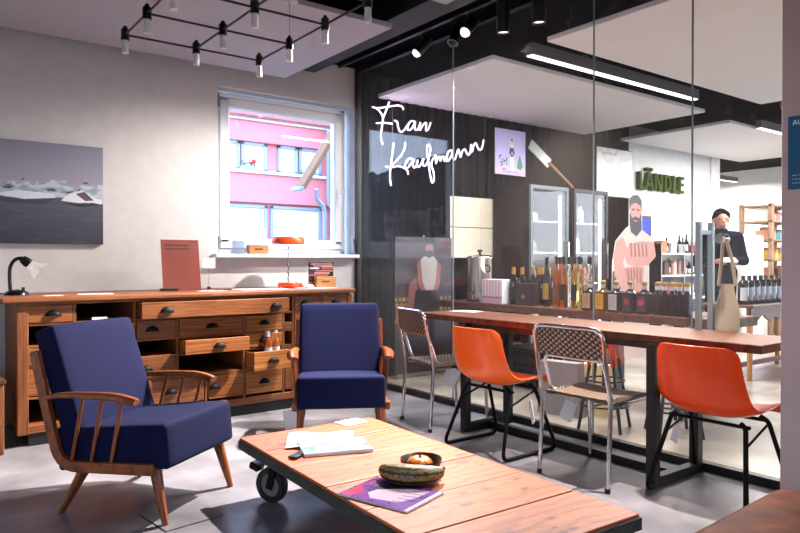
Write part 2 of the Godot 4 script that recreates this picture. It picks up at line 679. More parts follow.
# ---- the room ----------------------------------------------------------------------------------------
func build_shell() -> void:
	struct("floor", "grey polished concrete floor of the lounge", MB.new().bb(Vector3(-5.2, -0.12, -0.25), Vector3(0, 0, 7.4), 0.0), M.floor)
	struct("floor", "pale beige polished floor of the shop", MB.new().bb(Vector3(0, -0.12, -3.2), Vector3(9.9, 0, 4.6), 0.0), M.shop_floor)
	var w := MB.new()
	w.bb(Vector3(-5.2, 0, -0.25), Vector3(-1.33, 2.86, 0), 0.0)
	w.bb(Vector3(-1.33, 0, -0.25), Vector3(-0.025, 1.15, 0), 0.0)
	w.bb(Vector3(-1.33, 2.505, -0.25), Vector3(-0.025, 2.86, 0), 0.0)
	w.bb(Vector3(-0.025, 0, -0.25), Vector3(0, 2.86, 0), 0.0)
	struct("wall_back", "pale plaster wall with the window and canvas picture", w, M.plaster)
	struct("wall_back", "black wall of the shop behind the curtain", MB.new().bb(Vector3(0, 0, -0.25), Vector3(4.2, 2.86, 0), 0.0), M.black_wall)
	struct("wall_back", "white shop wall carrying the green letters", MB.new().bb(Vector3(4.2, 0, -0.25), Vector3(6.2, 2.86, 0), 0.0), M.white)
	struct("trim_1", "white corner column beside the shop wall", MB.new().bb(Vector3(6.2, 0, -0.5), Vector3(6.45, 2.86, 0.03), 0.01), M.white)
	struct("wall_back", "far white wall of the shop recess", MB.new().bb(Vector3(6.2, 0, -3.2), Vector3(9.9, 2.86, -3.0), 0.0), M.white)
	struct("wall_side", "white side wall of the shop recess", MB.new().bb(Vector3(6.2, 0, -3.0), Vector3(6.4, 2.86, -0.5), 0.0), M.white)
	struct("wall_right", "white end wall of the shop", MB.new().bb(Vector3(9.8, 0, -3.0), Vector3(9.95, 2.86, 4.6), 0.0), M.white)
	struct("ceiling", "black ceiling with ducts above hanging panels", MB.new().bb(Vector3(-5.35, 2.86, -0.25), Vector3(9.95, 3.0, 7.55), 0.0).bb(Vector3(6.2, 2.86, -3.2), Vector3(9.95, 3.0, -0.25), 0.0), M.black_ceiling)
	w = MB.new()
	w.bb(Vector3(-5.35, 0, -0.25), Vector3(-5.2, 2.86, 4.6), 0.0)
	w.bb(Vector3(-5.35, 0, 4.6), Vector3(-5.2, 0.9, 6.8), 0.0)
	w.bb(Vector3(-5.35, 2.2, 4.6), Vector3(-5.2, 2.86, 6.8), 0.0)
	w.bb(Vector3(-5.35, 0, 6.8), Vector3(-5.2, 2.86, 7.4), 0.0)
	struct("wall_left", "plaster side wall of the lounge with a wide window opening", w, M.plaster)
	struct("wall_front", "plaster wall behind the lounge", MB.new().bb(Vector3(-5.35, 0, 7.4), Vector3(0.25, 2.86, 7.55), 0.0), M.plaster)
	# storefront openings towards the street, right of the pillar and along the shop
	w = MB.new()
	w.bb(Vector3(0.08, 0, 4.6), Vector3(0.23, 0.8, 7.4), 0.0)
	w.bb(Vector3(0.08, 2.35, 4.6), Vector3(0.23, 2.86, 7.4), 0.0)
	w.bb(Vector3(0.08, 0, 7.2), Vector3(0.23, 2.86, 7.4), 0.0)
	struct("wall_right", "storefront frame beside the pillar", w, M.plaster)
	w = MB.new()
	w.bb(Vector3(0.1, 0, 4.45), Vector3(3.2, 2.86, 4.6), 0.0)
	w.bb(Vector3(3.2, 0, 4.45), Vector3(9.9, 0.5, 4.6), 0.0)
	w.bb(Vector3(3.2, 2.5, 4.45), Vector3(9.9, 2.86, 4.6), 0.0)
	struct("wall_front", "shop wall with a long street window", w, M.white)
	var p := thing("pillar", "mauve grey pillar carrying a small blue sign", "pillar", Vector3(-0.22, 0, 4.22))
	p.set_meta("kind", "structure")
	part(p, "shaft", MB.new().bb(Vector3(-0.30, 0, -0.29), Vector3(0.30, 2.86, 0.29), 0.004), M.pillar)
	var s := thing("wall_sign", "blue sign plate mounted on the mauve pillar", "sign", Vector3(-0.526, 1.387, 4.10))
	part(s, "plate", MB.new().bb(Vector3(-0.005, 0, -0.14), Vector3(0.005, 0.292, 0.14), 0.001), M.blue_sign)
	var bs := Basis(Vector3.UP, -PI / 2)
	lettering(s, "title", "ALT", M.sign_white, 0.018, 0.045, 0.002, Vector3(-0.0055, 0.266, -0.10), bs)
	var im := Image.create(140, 60, false, Image.FORMAT_RGB8)
	im.fill(Color(0.03, 0.33, 0.47))
	text_lines(im, 8, 60, 12, 3, 14, 4, Color(0.66, 0.76, 0.80), 5)
	part(s, "small_print", MB.new().at(Transform3D(bs, Vector3(-0.0053, 0.04, 0))).bb(Vector3(-0.138, -0.035, 0), Vector3(0.138, 0.03, 0.0008), 0.0), printed(im))

func build_window() -> void:
	var zc := -0.115
	var o := thing("window_1", "white framed window with a view of a pink house", "window", Vector3(-0.69, 1.16, zc))
	o.set_meta("kind", "structure")
	var f := MB.new()
	var x0 := -0.635
	var x1 := 0.615
	var h := 1.32
	for q in [[x0, 0.0, x0 + 0.05, h], [x1 - 0.05, 0.0, x1, h], [x0, 0.0, x1, 0.045], [x0, h - 0.045, x1, h]]:
		f.bb(Vector3(q[0], q[1], -0.05), Vector3(q[2], q[3], 0.03), 0.006)
	part(o, "outer_frame", f, M.pvc)
	var g := MB.new()
	for q in [[x0 + 0.04, 0.04, x0 + 0.125, h - 0.04], [x1 - 0.125, 0.04, x1 - 0.04, h - 0.04], [x0 + 0.04, 0.04, x1 - 0.04, 0.125], [x0 + 0.04, h - 0.125, x1 - 0.04, h - 0.04]]:
		g.bb(Vector3(q[0], q[1], -0.03), Vector3(q[2], q[3], 0.05), 0.012)
	var sash := part(o, "sash", g, M.pvc)
	part(o, "pane", MB.new().bb(Vector3(x0 + 0.11, 0.11, -0.004), Vector3(x1 - 0.11, h - 0.11, 0.004), 0.0), M.glass)
	var hd := MB.new()
	hd.box(Vector3(x1 - 0.085, 0.55, 0.055), Vector3(0.03, 0.07, 0.012), 0.004)
	hd.tube([Vector3(x1 - 0.085, 0.55, 0.055), Vector3(x1 - 0.085, 0.55, 0.09), Vector3(x1 - 0.085, 0.44, 0.095)], 0.009, 8)
	part(sash, "handle", hd, M.pvc)
	var hg := MB.new()
	hg.cyl(Vector3(x0 + 0.03, h - 0.13, 0.05), Vector3(x0 + 0.03, h - 0.03, 0.05), 0.009, 0.009, 8)
	hg.cyl(Vector3(x0 + 0.03, 0.04, 0.05), Vector3(x0 + 0.03, 0.14, 0.05), 0.009, 0.009, 8)
	part(sash, "hinge", hg, M.grey_plastic)
	var lock := MB.new().box(Vector3(0.655, 0.09, 0.10), Vector3(0.025, 0.11, 0.025), 0.008)
	part(o, "blind_winder", lock, M.pvc)
	struct("trim_2", "white window sill board above the cabinet", MB.new().bb(Vector3(-1.385, 1.125, -0.17), Vector3(-0.03, 1.158, 0.10), 0.008), M.pvc)

func build_outside() -> void:
	# the pink house across the yard; its front runs parallel to the room's back wall
	struct("ground", "paved yard outside the windows", MB.new().bb(Vector3(-30, -0.35, -30), Vector3(40, -0.15, 30), 0.0), speckled(Color(0.62, 0.60, 0.58), 0.9, 0.3))
	var pink := speckled(Color(0.84, 0.47, 0.50), 0.9, 0.5, 0.0, "faint")
	var pale := mat(Color(0.88, 0.87, 0.86), 0.8)
	var fr := mat(Color(0.50, 0.56, 0.62), 0.5)
	var lit := mat(Color(0.90, 0.88, 0.84), 0.25)
	var roof := mat(Color(0.62, 0.30, 0.27), 0.8)
	var b := thing("pink_house", "pink house with two rows of windows beyond the yard", "house", Vector3(3.4, 0, -7.0))
	part(b, "wall", MB.new().bb(Vector3(-3.4, -0.15, -4), Vector3(5.2, 4.4, -0.12), 0.0), pink)
	part(b, "band", MB.new().bb(Vector3(-3.4, 2.24, -0.12), Vector3(5.2, 2.80, 0.0), 0.01), pink)
	part(b, "band", MB.new().bb(Vector3(-3.4, 3.42, -0.12), Vector3(5.2, 3.82, 0.0), 0.01), pink)
	part(b, "sill", MB.new().bb(Vector3(-3.4, 2.80, -0.12), Vector3(5.2, 2.86, 0.07), 0.01), pale)
	part(b, "eave", MB.new().bb(Vector3(-3.5, 3.82, -0.2), Vector3(5.3, 3.90, 0.06), 0.01), pale)
	var rf := MB.new()
	rf.fquad(Vector3(-3.6, 3.90, 0.10), Vector3(5.4, 3.90, 0.10), Vector3(5.4, 6.0, -3.0), Vector3(-3.6, 6.0, -3.0), Vector3.UP)
	rf.fquad(Vector3(-3.6, 3.86, 0.10), Vector3(5.4, 3.86, 0.10), Vector3(5.4, 5.94, -3.0), Vector3(-3.6, 5.94, -3.0), Vector3.DOWN)
	part(b, "roof", rf, roof)
	for q in [[-2.6, -1.45, 2.86, 3.42], [-1.42, -0.88, 2.86, 3.42], [-0.64, -0.2, 2.86, 3.42], [-0.16, 0.36, 2.86, 3.42], [0.6, 1.6, 2.86, 3.42], [-2.4, -0.88, 0.9, 2.2], [-0.80, 0.36, 0.9, 2.2], [0.6, 1.7, 0.9, 2.2]]:
		var m := MB.new()
		m.bb(Vector3(q[0], q[2], -0.13), Vector3(q[0] + 0.06, q[3], -0.06), 0.004)
		m.bb(Vector3(q[1] - 0.06, q[2], -0.13), Vector3(q[1], q[3], -0.06), 0.004)
		m.bb(Vector3(q[0], q[3] - 0.06, -0.13), Vector3(q[1], q[3], -0.06), 0.004)
		m.bb(Vector3(q[0], q[2], -0.13), Vector3(q[1], q[2] + 0.05, -0.06), 0.004)
		var wn := part(b, "window", m, fr)
		part(wn, "pane", MB.new().bb(Vector3(q[0] + 0.06, q[2] + 0.05, -0.12), Vector3(q[1] - 0.06, q[3] - 0.06, -0.10), 0.0), lit)
	var dp := MB.new().tube(rounded([Vector3(0.42, 3.8, 0.12), Vector3(0.42, 2.3, 0.12), Vector3(0.62, 2.05, 0.12), Vector3(0.62, -0.1, 0.12)], 0.12), 0.045, 8)
	part(b, "downpipe", dp, fr)
	for q in [[-1.33, 2.93], [0.02, 2.90]]:
		var box := thing("flower_box", ["window box with red geraniums on the pink house", "window box with green leaves on the pink house"][0 if q[0] < -1 else 1], "flower box", Vector3(3.4 + q[0], 2.86, -6.97), 0.0)
		part(box, "planter", MB.new().bb(Vector3(-0.16, 0, -0.03), Vector3(0.16, 0.07, 0.03), 0.005), fr)
		var lf := MB.new()
		rng.seed = 31
		for k in 26:
			var p := Vector3(rng.randf_range(-0.15, 0.15), rng.randf_range(0.08, 0.17), rng.randf_range(-0.03, 0.03))
			lf.at(Transform3D(Basis.from_euler(Vector3(rng.randf() * 3, rng.randf() * 3, 0)), p)).box(Vector3.ZERO, Vector3(0.04, 0.004, 0.03), 0.001)
		part(box, "leaves", lf, mat(Color(0.2, 0.42, 0.24), 0.7))
		if q[0] < -1:
			var fl := MB.new()
			for k in 9:
				fl.at(Transform3D(Basis.from_scale(Vector3.ONE * 0.035), Vector3(rng.randf_range(-0.02, 0.15), rng.randf_range(0.13, 0.22), 0.02))).lathe([Vector2(0, -0.8), Vector2(0.8, -0.3), Vector2(0.9, 0.3), Vector2(0, 0.8)], 7)
			part(box, "blossoms", fl, mat(Color(0.80, 0.12, 0.2), 0.6))
	# the neighbouring annex: a white gable wall with a slanted roof overhang
	var an := thing("annex", "white annex with slanted timber eave outside window", "house", Vector3(1.3, 0, -3.0))
	part(an, "wall", MB.new().bb(Vector3(2.32, -0.15, -3.4), Vector3(4.5, 4.4, -3.2), 0.0), pale)
	var e := MB.new().prism(PackedVector2Array([Vector2(-0.20, 2.15), Vector2(-0.17, 2.09), Vector2(0.55, 3.20), Vector2(0.50, 3.24)]), -0.22, 0.0)
	part(an, "eave_board", e, wood(Color(0.55, 0.38, 0.22), "y", 0.7))
	var gut := MB.new().bb(Vector3(-0.26, 2.07, -0.24), Vector3(-0.19, 2.13, 0.01), 0.01)
	part(an, "gutter", gut, fr)
	part(an, "downpipe", MB.new().tube(rounded([Vector3(0.0, 2.1, 0.0), Vector3(0.02, 1.98, -0.05), Vector3(0.20, 1.85, -0.12), Vector3(0.20, -0.1, -0.12)], 0.08), 0.03, 8), fr)
	# dark red maple and a slate grey shed, seen mirrored in the glass partition
	var t := thing("maple_tree", "dark red maple tree mirrored in the glass", "tree", Vector3(-6.3, -0.15, -6.8))
	part(t, "trunk", MB.new().tube([Vector3(0, 0, 0), Vector3(0.05, 1.0, 0), Vector3(-0.05, 2.2, 0.1)], [0.12, 0.09, 0.05], 8), M.brown_wood)
	var crown := MB.new()
	rng.seed = 77
	for k in 1500:
		var d := Vector3(rng.randfn(), rng.randfn(), rng.randfn()).normalized() * pow(rng.randf(), 0.4)
		var p := Vector3(0, 2.2, 0) + d * Vector3(1.9, 1.35, 1.3)
		crown.at(Transform3D(Basis.from_euler(Vector3(rng.randf() * 6, rng.randf() * 6, rng.randf() * 6)), p))
		crown.prism(PackedVector2Array([Vector2(-0.1, 0), Vector2(0, -0.09), Vector2(0.12, 0), Vector2(0, 0.09)]), -0.001, 0.001)
	var cr := part(t, "crown", crown, mat(Color(0.17, 0.035, 0.06), 0.7))
	cr.set_meta("kind", "stuff")
	var sh := thing("shed", "slate grey shed behind the red maple tree", "shed", Vector3(-9.0, -0.15, -10.5))
	part(sh, "wall", MB.new().bb(Vector3(-4.5, 0, -2), Vector3(4.5, 2.3, 0), 0.01), mat(Color(0.09, 0.11, 0.13), 0.7))
	part(sh, "roof", MB.new().prism(PackedVector2Array([Vector2(-5.0, 5.7), Vector2(5.0, 2.3), Vector2(5.0, 2.15), Vector2(-4.5, 2.3)]), -2.2, 0.3), mat(Color(0.06, 0.07, 0.08), 0.7))

func build_partition() -> void:
	var fr := MB.new()
	fr.bb(Vector3(-0.025, 0, 0.0), Vector3(0.025, 0.045, 3.92), 0.003)
	fr.bb(Vector3(-0.025, 2.815, 0.0), Vector3(0.025, 2.86, 3.92), 0.003)
	fr.bb(Vector3(-0.025, 0.045, 0.0), Vector3(0.025, 2.815, 0.045), 0.003)
	var o := thing("glass_partition", "floor to ceiling glass partition in thin black frame", "partition", Vector3.ZERO)
	o.set_meta("kind", "structure")
	part(o, "frame", fr, M.black)
	var edges := [0.047, 1.333, 2.62, 3.252]
	for k in 3:
		part(o, "pane", MB.new().bb(Vector3(-0.006, 0.045, edges[k] + 0.003), Vector3(0.006, 2.815, edges[k + 1] - 0.003), 0.0), M.glass)
	var seam := mat(Color(0.40, 0.47, 0.48), 0.3)
	for k in [1, 2]:
		part(o, "joint", MB.new().bb(Vector3(-0.006, 0.045, edges[k] - 0.002), Vector3(0.006, 2.815, edges[k] + 0.002), 0.0), seam)
	var d := thing("door_1", "frameless glass door with a tall steel handle", "door", Vector3(0, 0.05, 3.255))
	d.set_meta("kind", "structure")
	part(d, "pane", MB.new().bb(Vector3(-0.006, 0, 0.0), Vector3(0.006, 2.76, 0.66), 0.0), M.glass)
	part(d, "edge_strip", MB.new().bb(Vector3(-0.007, 0, -0.004), Vector3(0.007, 2.76, 0.0), 0.0), seam)
	var hd := MB.new()
	for sx in [-1, 1]:
		hd.bb(Vector3(sx * 0.062 - 0.012, 0.40, 0.055), Vector3(sx * 0.062 + 0.012, 1.255, 0.085), 0.003)
		for yy in [0.46, 1.2]:
			hd.bb(Vector3(minf(0, sx * 0.062), yy - 0.012, 0.06), Vector3(maxf(0, sx * 0.062), yy + 0.012, 0.08), 0.002)
	part(d, "handle", hd, mat(Color(0.60, 0.66, 0.68), 0.3, 0.8))
	part(d, "knob", MB.new().at(Transform3D(Basis(Vector3.FORWARD, PI / 2), Vector3(-0.004, 1.165, 0.16))).lathe([Vector2(0, -0.03), Vector2(0.024, -0.03), Vector2(0.028, -0.015), Vector2(0.012, 0.0), Vector2(0.012, 0.02), Vector2(0.026, 0.028), Vector2(0.026, 0.04), Vector2(0, 0.045)], 16), M.chrome)
	# neon script on the black wall: strokes in pixels of the photograph, laid on the plane z = 0.085
	var strokes := [
		[365, 90, 8.886, [[65, 152], [102, 162], [138, 200], [158, 245], [150, 330], [140, 400], [146, 450], [160, 482]]],
		[365, 90, 8.886, [[214, 105], [200, 150], [178, 205], [160, 250]]],
		[365, 90, 8.886, [[100, 162], [180, 153], [260, 140], [305, 138], [332, 152], [342, 176]]],
		[365, 90, 8.886, [[100, 295], [170, 292], [242, 300]]],
		[365, 90, 8.886, [[262, 270], [288, 288], [294, 330], [315, 372], [345, 360], [378, 312], [412, 275], [440, 282], [412, 275], [384, 312], [380, 350], [402, 355], [430, 318], [446, 280], [440, 330], [452, 356], [476, 338], [492, 288], [484, 360], [510, 318], [538, 290], [545, 305], [540, 358], [560, 350], [575, 315], [583, 290]]],
		[380, 130, 8.883, [[122, 115], [110, 200], [95, 320], [88, 420], [98, 495]]],
		[380, 130, 8.883, [[220, 110], [222, 150], [190, 220], [130, 290], [85, 330]]],
		[380, 130, 8.883, [[50, 325], [110, 328], [160, 322], [210, 335], [245, 365], [248, 395]]],
		[380, 130, 8.883, [[295, 265], [265, 250], [235, 280], [222, 325], [245, 335], [280, 295], [300, 260], [292, 310], [305, 335], [325, 310], [337, 268], [326, 310], [345, 327], [370, 290], [385, 255], [378, 300], [395, 320], [420, 290], [440, 220], [448, 160], [430, 130], [415, 160], [425, 250], [440, 360], [460, 465], [478, 440], [475, 370], [455, 310], [470, 260], [500, 230]]],
		[430, 120, 8.2, [[35, 285], [50, 300], [48, 355], [65, 310], [80, 300], [85, 335], [100, 300], [115, 305], [118, 335], [135, 328], [150, 260], [185, 255], [160, 250], [137, 290], [132, 328], [150, 335], [175, 290], [188, 255], [186, 310], [205, 320], [232, 240], [250, 305], [262, 262], [284, 240], [300, 268], [316, 286], [330, 262], [337, 202], [345, 262], [356, 215], [375, 190], [395, 235], [415, 245], [430, 215], [440, 165]]]]
	var ns := thing("neon_sign", "white neon script sign on the black shop wall", "neon sign", Vector3(0.85, 2.2, 0.085))
	var plane := 0.085
	for s in strokes:
		var pts := []
		for q in s[3]:
			pts.append(on_z(s[0] + q[0] / s[2], s[1] + q[1] / s[2], plane) - ns.position)
		part(ns, "tube", MB.new().tube(smooth(pts, 4), 0.0075, 6), M.neon)
	part(ns, "cable", MB.new().tube([on_z(483.5, 140, plane) - ns.position, on_z(485.5, 128, plane) - ns.position, on_z(484, 112, plane) - ns.position], 0.002, 5), M.grey_plastic)
	part(ns, "cable", MB.new().tube([on_z(392.5, 108, plane) - ns.position, on_z(392.5, 138, plane) - ns.position], 0.002, 5), M.grey_plastic)
	for q in [Vector3(0.35, 2.36, 0.16), Vector3(0.75, 2.05, 0.16), Vector3(1.3, 2.05, 0.16)]:
		var l := OmniLight3D.new()
		l.name = "glow"
		ns.add_child(l, true)
		l.position = q - ns.position
		l.light_color = Color(0.92, 0.82, 1.0)
		l.light_energy = 0.06
		l.omni_range = 8.0
		l.omni_attenuation = 2.0
		l.light_size = 0.05
		l.shadow_enabled = true
# the point on a plane z = const that the photograph shows at pixel u, v
func on_z(u: float, v: float, z: float) -> Vector3:
	var b := Basis.from_euler(Vector3(deg_to_rad(-0.468), deg_to_rad(-36.968), 0))
	var r := b * Vector3((u - 400.0) / 673.6, -(v - 266.5) / 673.6, -1.0)
	var c := Vector3(-3.41, 1.10, 5.19)
	return c + r * ((z - c.z) / r.z)

func hung_panel(label: String, x0: float, x1: float, z0: float, z1: float, m: Material) -> void:
	var o := thing("ceiling_panel", label, "ceiling panel", Vector3((x0 + x1) / 2, 2.62, (z0 + z1) / 2))
	var hx := (x1 - x0) / 2
	var hz := (z1 - z0) / 2
	part(o, "slab", MB.new().bb(Vector3(-hx, 0, -hz), Vector3(hx, 0.035, hz), 0.004), m)
	for sx in [-0.8, 0.8]:
		for sz in [-0.7, 0.7]:
			part(o, "cable", MB.new().cyl(Vector3(hx * sx, 0.03, hz * sz), Vector3(hx * sx, 0.245, hz * sz), 0.002, 0.002, 5), M.steel)

func build_ceiling_things() -> void:
	hung_panel("perforated white panel hanging over the drawer cabinet", -5.0, -0.795, 0.13, 1.635, M.panel_holes)
	hung_panel("perforated white panel hanging over the plank table", -5.0, -0.78, 2.149, 3.65, M.panel_holes)
	hung_panel("white panel hanging before the neon sign", 0.205, 3.24, 0.03, 1.55, M.panel)
	hung_panel("white panel hanging over the square bottles", 0.22, 3.33, 2.06, 3.60, M.panel)
	hung_panel("white panel hanging before the green letters", 3.95, 7.0, 0.05, 1.44, M.panel)
	# linear luminaires between the panels, the last one added to brighten the recess
	for q in [[0.29, 2.56, 1.83, "long grey linear lamp between two white panels"], [4.38, 6.7, 1.55, "grey linear lamp deeper in the shop"], [7.2, 9.4, -1.2, "added linear lamp brightening the white shop recess"]]:
		var x0: float = q[0]
		var x1: float = q[1]
		var o := thing("linear_lamp", q[3], "lamp", Vector3((x0 + x1) / 2, 2.595, q[2]))
		var hx := (x1 - x0) / 2
		part(o, "housing", MB.new().bb(Vector3(-hx, 0.004, -0.035), Vector3(hx, 0.09, 0.035), 0.002), mat(Color(0.42, 0.42, 0.40), 0.5, 0.3))
		part(o, "diffuser", MB.new().bb(Vector3(-hx + 0.01, -0.002, -0.028), Vector3(hx - 0.01, 0.006, 0.028), 0.001), glow(Color(1, 0.98, 0.95), 3.0))
		part(o, "cable", MB.new().cyl(Vector3(hx - 0.1, 0.09, 0), Vector3(hx - 0.1, 0.265, 0), 0.002, 0.002, 5), M.steel)
		area(o, o.position + Vector3(0, -0.012, 0), o.position + Vector3(0, -2, 0), Vector2(0.06, x1 - x0), 26.0, Color(1, 0.98, 0.96))
	# track with spotlights along the partition
	var tr := thing("light_track", "black ceiling track carrying small spotlights", "light track", Vector3(-0.25, 2.82, 2.2))
	part(tr, "rail", MB.new().bb(Vector3(-0.018, -0.015, -2.1), Vector3(0.018, 0.035, 2.4), 0.003), M.black)
	var heads := [
		[Vector3(-0.24, 2.70, 1.25), Vector3(-1.75, 0.70, 0.30), 14.0, 42.0, "lit track spotlight aimed at the drawer cabinet"],
		[Vector3(-0.20, 2.70, 1.58), Vector3(-1.35, 0.3, 1.6), 0.0, 0.0, "unlit track spotlight tilted away beside its neighbour"],
		[Vector3(-0.25, 2.70, 1.78), Vector3(-2.6, 0.2, 1.9), 56.0, 38.0, "lit track spotlight aimed at the near armchair"],
		[Vector3(-0.30, 2.70, 4.35), Vector3(-1.75, 0.2, 3.0), 9.0, 42.0, "track spotlight aimed at the plank table"],
		[Vector3(-0.33, 2.70, 3.6), Vector3(-0.9, 0.0, 3.2), 18.0, 32.0, "track spotlight aimed at the bar chairs"]]
	for q in heads:
		var p: Vector3 = q[0]
		var dir: Vector3 = (q[1] - p).normalized()
		var o := thing("spotlight", q[4], "spotlight", p)
		var x := dir.cross(Vector3.UP).normalized()
		var bs := Basis(x, dir, x.cross(dir))
		part(o, "can", MB.new().at(Transform3D(bs, Vector3.ZERO)).lathe([Vector2(0, -0.085), Vector2(0.034, -0.085), Vector2(0.038, -0.08), Vector2(0.038, 0.055), Vector2(0.033, 0.055), Vector2(0.030, 0.035)], 20), M.black)
		part(o, "bracket", MB.new().tube([Vector3(0, 0.105, 0), Vector3(0, 0.05, 0) + x * 0.045, Vector3(0, 0, 0) + x * 0.045], 0.006, 6), M.black)
		part(o, "ring", MB.new().at(Transform3D(bs, Vector3.ZERO)).lathe([Vector2(0.033, 0.052), Vector2(0.039, 0.052), Vector2(0.039, 0.060), Vector2(0.033, 0.060)], 20), mat(Color(0.75, 0.75, 0.77), 0.3, 0.8))
		var lm: Material = glow(Color(1, 0.96, 1.0), 6.0) if q[2] > 0.0 else mat(Color(0.1, 0.1, 0.1), 0.2)
		part(o, "lens_lamp", MB.new().at(Transform3D(bs, Vector3.ZERO)).lathe([Vector2(0, 0.03), Vector2(0.030, 0.04), Vector2(0.032, 0.06), Vector2(0.024, 0.078), Vector2(0, 0.086)], 16), lm)
		if q[2] > 0.0:
			spot(o, p + dir * 0.095, q[1], q[2], q[3], Color(1.0, 0.955, 0.93))
	for q in [[Vector3(-0.40, 2.50, 2.25), "black cylinder downlight nearer the light track end"], [Vector3(-0.36, 2.50, 2.50), "black cylinder downlight nearer the glass joint"]]:
		var p: Vector3 = q[0]
		var o := thing("downlight", q[1], "downlight", p)
		part(o, "cylinder", MB.new().lathe([Vector2(0.034, 0.012), Vector2(0.040, 0), Vector2(0.042, 0.01), Vector2(0.042, 0.36), Vector2(0, 0.36)], 20), M.black)
		part(o, "lens_lamp", MB.new().lathe([Vector2(0, 0.014), Vector2(0.036, 0.014), Vector2(0, 0.03)], 16), glow(Color(1, 0.9, 0.92), 2.0))
		spot(o, p + Vector3(0, -0.02, 0), p + Vector3(0, -2, 0), 5.0, 40.0, Color(1.0, 0.92, 0.86))
	# dark duct and cables under the black ceiling
	var du := thing("ceiling_duct", "dark square duct under the black ceiling", "duct", Vector3(-0.62, 2.72, 1.2))
	part(du, "casing", MB.new().bb(Vector3(-0.12, 0, -1.1), Vector3(0.12, 0.14, 3.0), 0.004), mat(Color(0.06, 0.06, 0.075), 0.6))
	var cb := MB.new()
	cb.tube(smooth([Vector3(0.32, 2.86, 2.2), Vector3(0.34, 2.70, 2.15), Vector3(0.42, 2.68, 2.1), Vector3(0.5, 2.78, 2.3), Vector3(0.55, 2.86, 2.4)]), 0.006, 5)
	cb.tube(smooth([Vector3(0.5, 2.86, 2.0), Vector3(0.42, 2.72, 2.12), Vector3(0.6, 2.68, 2.2), Vector3(0.72, 2.86, 2.5)]), 0.005, 5)
	solo("cable_loop", "loose black cables above the long linear lamp", "cable", cb, M.black)
	# wooden battens on the ceiling deep in the shop
	for k in 5:
		solo("ceiling_batten", "pinkish wooden ceiling batten deep in the shop", "batten", MB.new().bb(Vector3(-1.5, 0, -0.025), Vector3(1.5, 0.06, 0.025), 0.003), M.light_wood, Vector3(6.0, 2.80, 1.75 + k * 0.14), 0.0, "wooden ceiling battens")
	# pendant: a grid of thin black rods with glass tube lamps
	var g := thing("grid_pendant", "black rod grid pendant with frosted glass tube lamps", "pendant lamp", Vector3(-2.035, 2.30, 2.02))
	var step := 0.385
	var frosted := mat(Color(0.88, 0.87, 0.85), 0.3)
	frosted.backlight_enabled = true
	frosted.backlight = Color(0.5, 0.5, 0.5)
	for i in 3:
		part(g, "rod", MB.new().cyl(Vector3((i - 1) * step, 0, -0.57), Vector3((i - 1) * step, 0, 0.57 + step), 0.006, 0.006, 6), M.black)
	for j in 5:
		part(g, "rod", MB.new().cyl(Vector3(-step, 0, -0.57 + j * step), Vector3(step, 0, -0.57 + j * step), 0.006, 0.006, 6), M.black)
	var sk := MB.new().lathe([Vector2(0, 0.045), Vector2(0.010, 0.045), Vector2(0.012, 0.035), Vector2(0.021, 0.028), Vector2(0.022, -0.03), Vector2(0, -0.032)], 14).mesh(M.black)
	var tb := MB.new().lathe([Vector2(0.016, -0.03), Vector2(0.0175, -0.095), Vector2(0.013, -0.098), Vector2(0, -0.09)], 14).mesh(frosted)
	for i in 3:
		for j in 5:
			var s := piece(g, "socket", sk)
			s.position = Vector3((i - 1) * step, 0, -0.57 + j * step)
			piece(s, "glass_tube", tb)
	for q in [[1, 1], [-1, 1], [1, 3], [-1, 3]]:
		part(g, "cable", MB.new().cyl(Vector3(q[0] * step, 0.04, -0.57 + q[1] * step), Vector3(q[0] * step, 0.32 if q[1] == 3 else 0.56, -0.57 + q[1] * step), 0.0015, 0.0015, 5), M.steel)

# ---- the drawer cabinet ------------------------------------------------------------------------------
var cup_mesh: ArrayMesh
func drawer(parent: Node3D, x0: float, x1: float, y0: float, y1: float, pull: float, m: Material, knobs: Array) -> MeshInstance3D:
	var mb := MB.new()
	mb.bb(Vector3(x0 + 0.006, y0 + 0.006, 0.0), Vector3(x1 - 0.006, y1 - 0.006, 0.02), 0.003)
	if pull > 0.0:
		var d := 0.45
		mb.bb(Vector3(x0 + 0.012, y0 + 0.012, -d), Vector3(x0 + 0.024, y1 - 0.014, 0.0), 0.002)
		mb.bb(Vector3(x1 - 0.024, y0 + 0.012, -d), Vector3(x1 - 0.012, y1 - 0.014, 0.0), 0.002)
		mb.bb(Vector3(x0 + 0.024, y0 + 0.012, -d), Vector3(x1 - 0.024, y0 + 0.02, 0.0), 0.0)
		mb.bb(Vector3(x0 + 0.024, y0 + 0.02, -d), Vector3(x1 - 0.024, y1 - 0.02, -d + 0.012), 0.0)
	var o := part(parent, "drawer", mb, m)
	o.position = Vector3(0, 0, 0.668 + pull)
	for k in knobs:
		var h := piece(o, "cup_handle", cup_mesh, "black metal cup handle")
		h.position = Vector3(k, (y0 + y1) * 0.5 + 0.002, 0.02)
		h.scale = Vector3(1.05, 1.2, 1.0)
	return o
